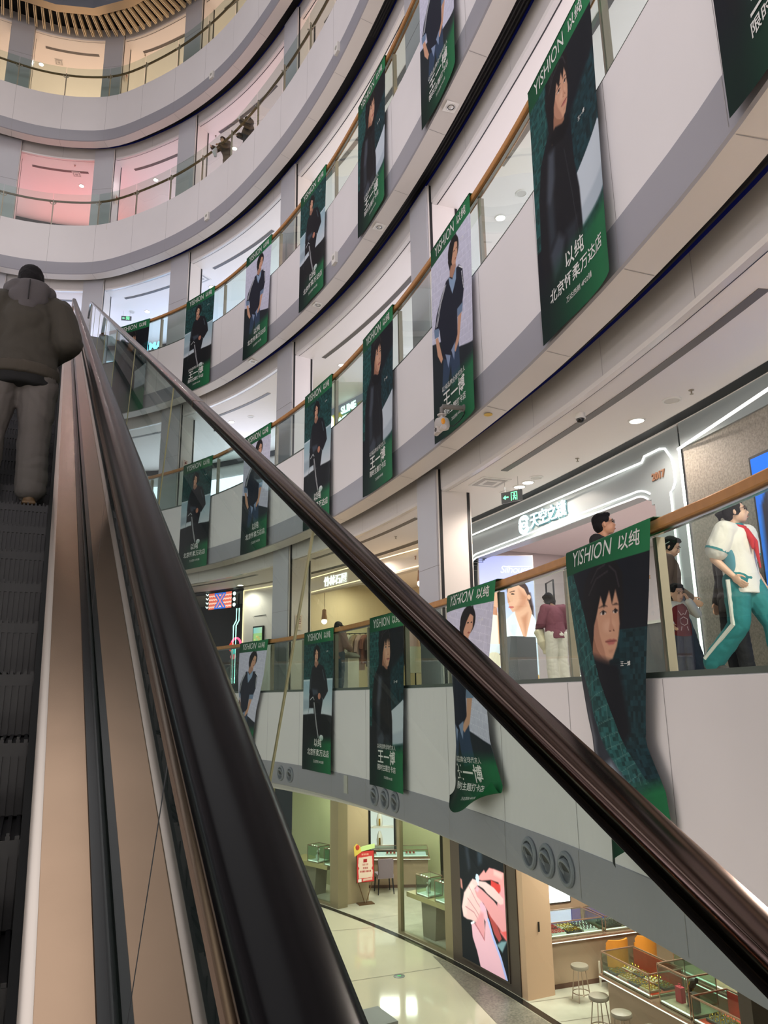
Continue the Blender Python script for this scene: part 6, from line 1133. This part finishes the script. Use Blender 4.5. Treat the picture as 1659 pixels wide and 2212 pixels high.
woman, j, HM = person('person', 'woman in brown top and jeans with hair bun looking down', facing(9.72, 1.58, -112), 1.56, dict(head=(0, .055, 1.585), elR=(.23, -.05, 1.14), wrR=(.22, .06, .92), elL=(-.22, .02, 1.12), wrL=(-.2, .2, .98), knR=(.1, .1, .5), anR=(.1, -.06, .08), knL=(-.1, .14, .5), anL=(-.1, .24, .08)), head=(-10, -26, 0), style='bun', top=dict(c=(92, 76, 66), t=.028, sleeve=1, hem=.80), bottom=dict(c=(70, 86, 108), t=.03, cuff=.06), shoes=(62, 60, 60))
mb = MB(); mb.tube([(.085 * math.cos(t) , -.02 + .1 * math.sin(t), .05) for t in [i * 2 * math.pi / 24 for i in range(24)]], .006, 6, closed=True, M=HM @ Matrix.Rotation(.9, 4, 'X')); att(woman, 'hair_band', mb, mat('band_sage', (140, 160, 148), .7))
boy, j, HM = person('person', 'small boy in maroon vest and white sleeves, hand at his face', facing(9.44, 1.42, -172), .98, dict(head=(0, .03, 1.56), neck=(0, 0, 1.38), shL=(-.18, 0, 1.34), shR=(.18, 0, 1.34), chest=(0, 0, 1.22), elL=(-.30, .12, 1.18), wrL=(-.1, .22, 1.40), elR=(.30, .05, 1.12), wrR=(.26, .2, .98)), head=(8, -10, 0), hs=1.42, skin=(220, 172, 144), voxel=.012, hdir={'L': (.3, -.1, .9)}, top=dict(c=(226, 222, 212), t=.035, sleeve=1, hem=.82), bottom=dict(c=(76, 80, 92), t=.045, cuff=.08), shoes=(196, 184, 164))
mb = MB(); mb.ell((0, 0, 1.2), (.2, .155, .22)); mb.ell((0, 0, .98), (.205, .165, .2)); mb.lathe([(.19, .78), (.215, .80), (.215, .98), (.19, 1.1)], 24, M=Matrix.Scale(.8, 4, (0, 1, 0))); att(boy, 'vest', mb, mat('vest_maroon', (122, 34, 38), .85), .014)
mb = MB()
for pts in ([(-.08, 1.24), (-.03, 1.16), (.0, 1.18), (.04, 1.15), (.09, 1.23)], [(-.07, 1.08), (-.06, 1.0), (.0, .97), (.06, 1.0), (.07, 1.08), (.0, 1.12), (-.07, 1.08)], [(-.05, .95), (-.07, .88)], [(.05, .95), (.07, .88)]): mb.tube([(x, .172, z) for x, z in pts], .007, 6)
att(boy, 'vest_print', mb, mat('print_pale', (226, 190, 186), .8))
person('person', 'curly haired man in black with glasses facing left before the stone wall', facing(9.30, 1.98, 96), 1.57, dict(head=(0, .03, 1.6), elL=(-.21, .0, 1.12), wrL=(-.21, .05, .88)), head=(12, 4, 0), style='curly', glasses=True, skin=(202, 156, 130), top=dict(c=(34, 33, 36), t=.032, hem=.76), bottom=dict(c=(30, 30, 33), t=.03))
plum, j, HM = person('person', 'woman in plum top and pale trousers, back turned, inside the optical shop', facing(14.2, 3.0, 14), 1.62, dict(head=(-.06, .08, 1.575), neck=(-.02, .03, 1.43), chest=(-.01, .02, 1.26), elL=(-.27, .02, 1.14), wrL=(-.22, .22, 1.06), elR=(.25, .05, 1.12), wrR=(.14, .24, 1.05)), head=(20, -28, -8), style='bob', top=dict(c=(112, 60, 74), t=.04, hem=.86, wide=1.06), bottom=dict(c=(206, 200, 188), t=.042, cuff=.066), shoes=(214, 208, 200))
mb = MB(); mb.tube([(-.2, .2, 1.05), (-.27, .12, .96), (-.26, .06, .8), (-.2, .06, .6)], .08, 12, taper=[.07, .1, .09, .03]); att(plum, 'carried_jacket', mb, mat('cream_jacket', (206, 196, 170), .9), .012, (.016, (8, 8, 6)))
cap, j, HM = person('person', 'man in dark cap and rose brown jacket shopping at the stone house', facing(20.85, 2.25, -40), 1.72, dict(elR=(.25, .05, 1.14), wrR=(.2, .25, 1.05), elL=(-.25, .03, 1.13), wrL=(-.2, .22, 1.0)), head=(-10, -12, 0), voxel=.013, top=dict(c=(132, 104, 100), t=.045, hem=.80), bottom=dict(c=(62, 74, 90), t=.03))
mb = MB(); mb.ell((0, -.01, .07), (.095, .108, .075), M=HM); mb.ell((0, .1, .06), (.07, .07, .014), M=HM); att(cap, 'cap', mb, mat('cap_dark', (56, 54, 60), .8), .01)
# two people leaning on the pink gallery rail
lean, j, HM = person('person', 'long haired woman in brown leaning over the pink gallery rail', stand(24.30, .62, 190, FT[5]), 1.62, dict(chest=(0, .14, 1.22), neck=(0, .2, 1.37), head=(.02, .27, 1.50), shL=(-.17, .2, 1.34), shR=(.17, .2, 1.34), elL=(-.2, .34, 1.14), wrL=(-.1, .52, 1.1), elR=(.22, .36, 1.14), wrR=(.16, .6, 1.06)), head=(0, -14, 0), style='long', voxel=.015, top=dict(c=(74, 62, 54), t=.045, hem=.82), bottom=dict(c=(88, 76, 70), t=.04), hair=(48, 34, 32))
mb = MB(); mb.tube([(.1, .5, 1.08), (.14, .52, .95), (.12, .48, .75)], .07, 10, taper=[.05, .1, .05]); att(lean, 'white_cloth', mb, mat('cloth_pale', (226, 218, 228), .9), .014)
ph, j, HM = person('person', 'dark coated person with raised phone at the pink gallery rail', stand(23.15, .55, 170, FT[5]), 1.66, dict(elL=(-.24, .1, 1.2), wrL=(-.1, .3, 1.38), elR=(.25, .05, 1.14), wrR=(.2, .26, 1.06)), head=(-14, -10, 0), style='fringe', voxel=.015, top=dict(c=(56, 50, 52), t=.06, hem=.62, folds=(.02, (9, 9, 2))), bottom=dict(c=(26, 26, 32), t=.02))
mb = MB(); mb.box((-.07, .36, 1.46), (.075, .01, .15)); att(ph, 'phone', mb, mat('phone_white', (230, 226, 232), .4))
bpy.data.scenes.remove(TMP)
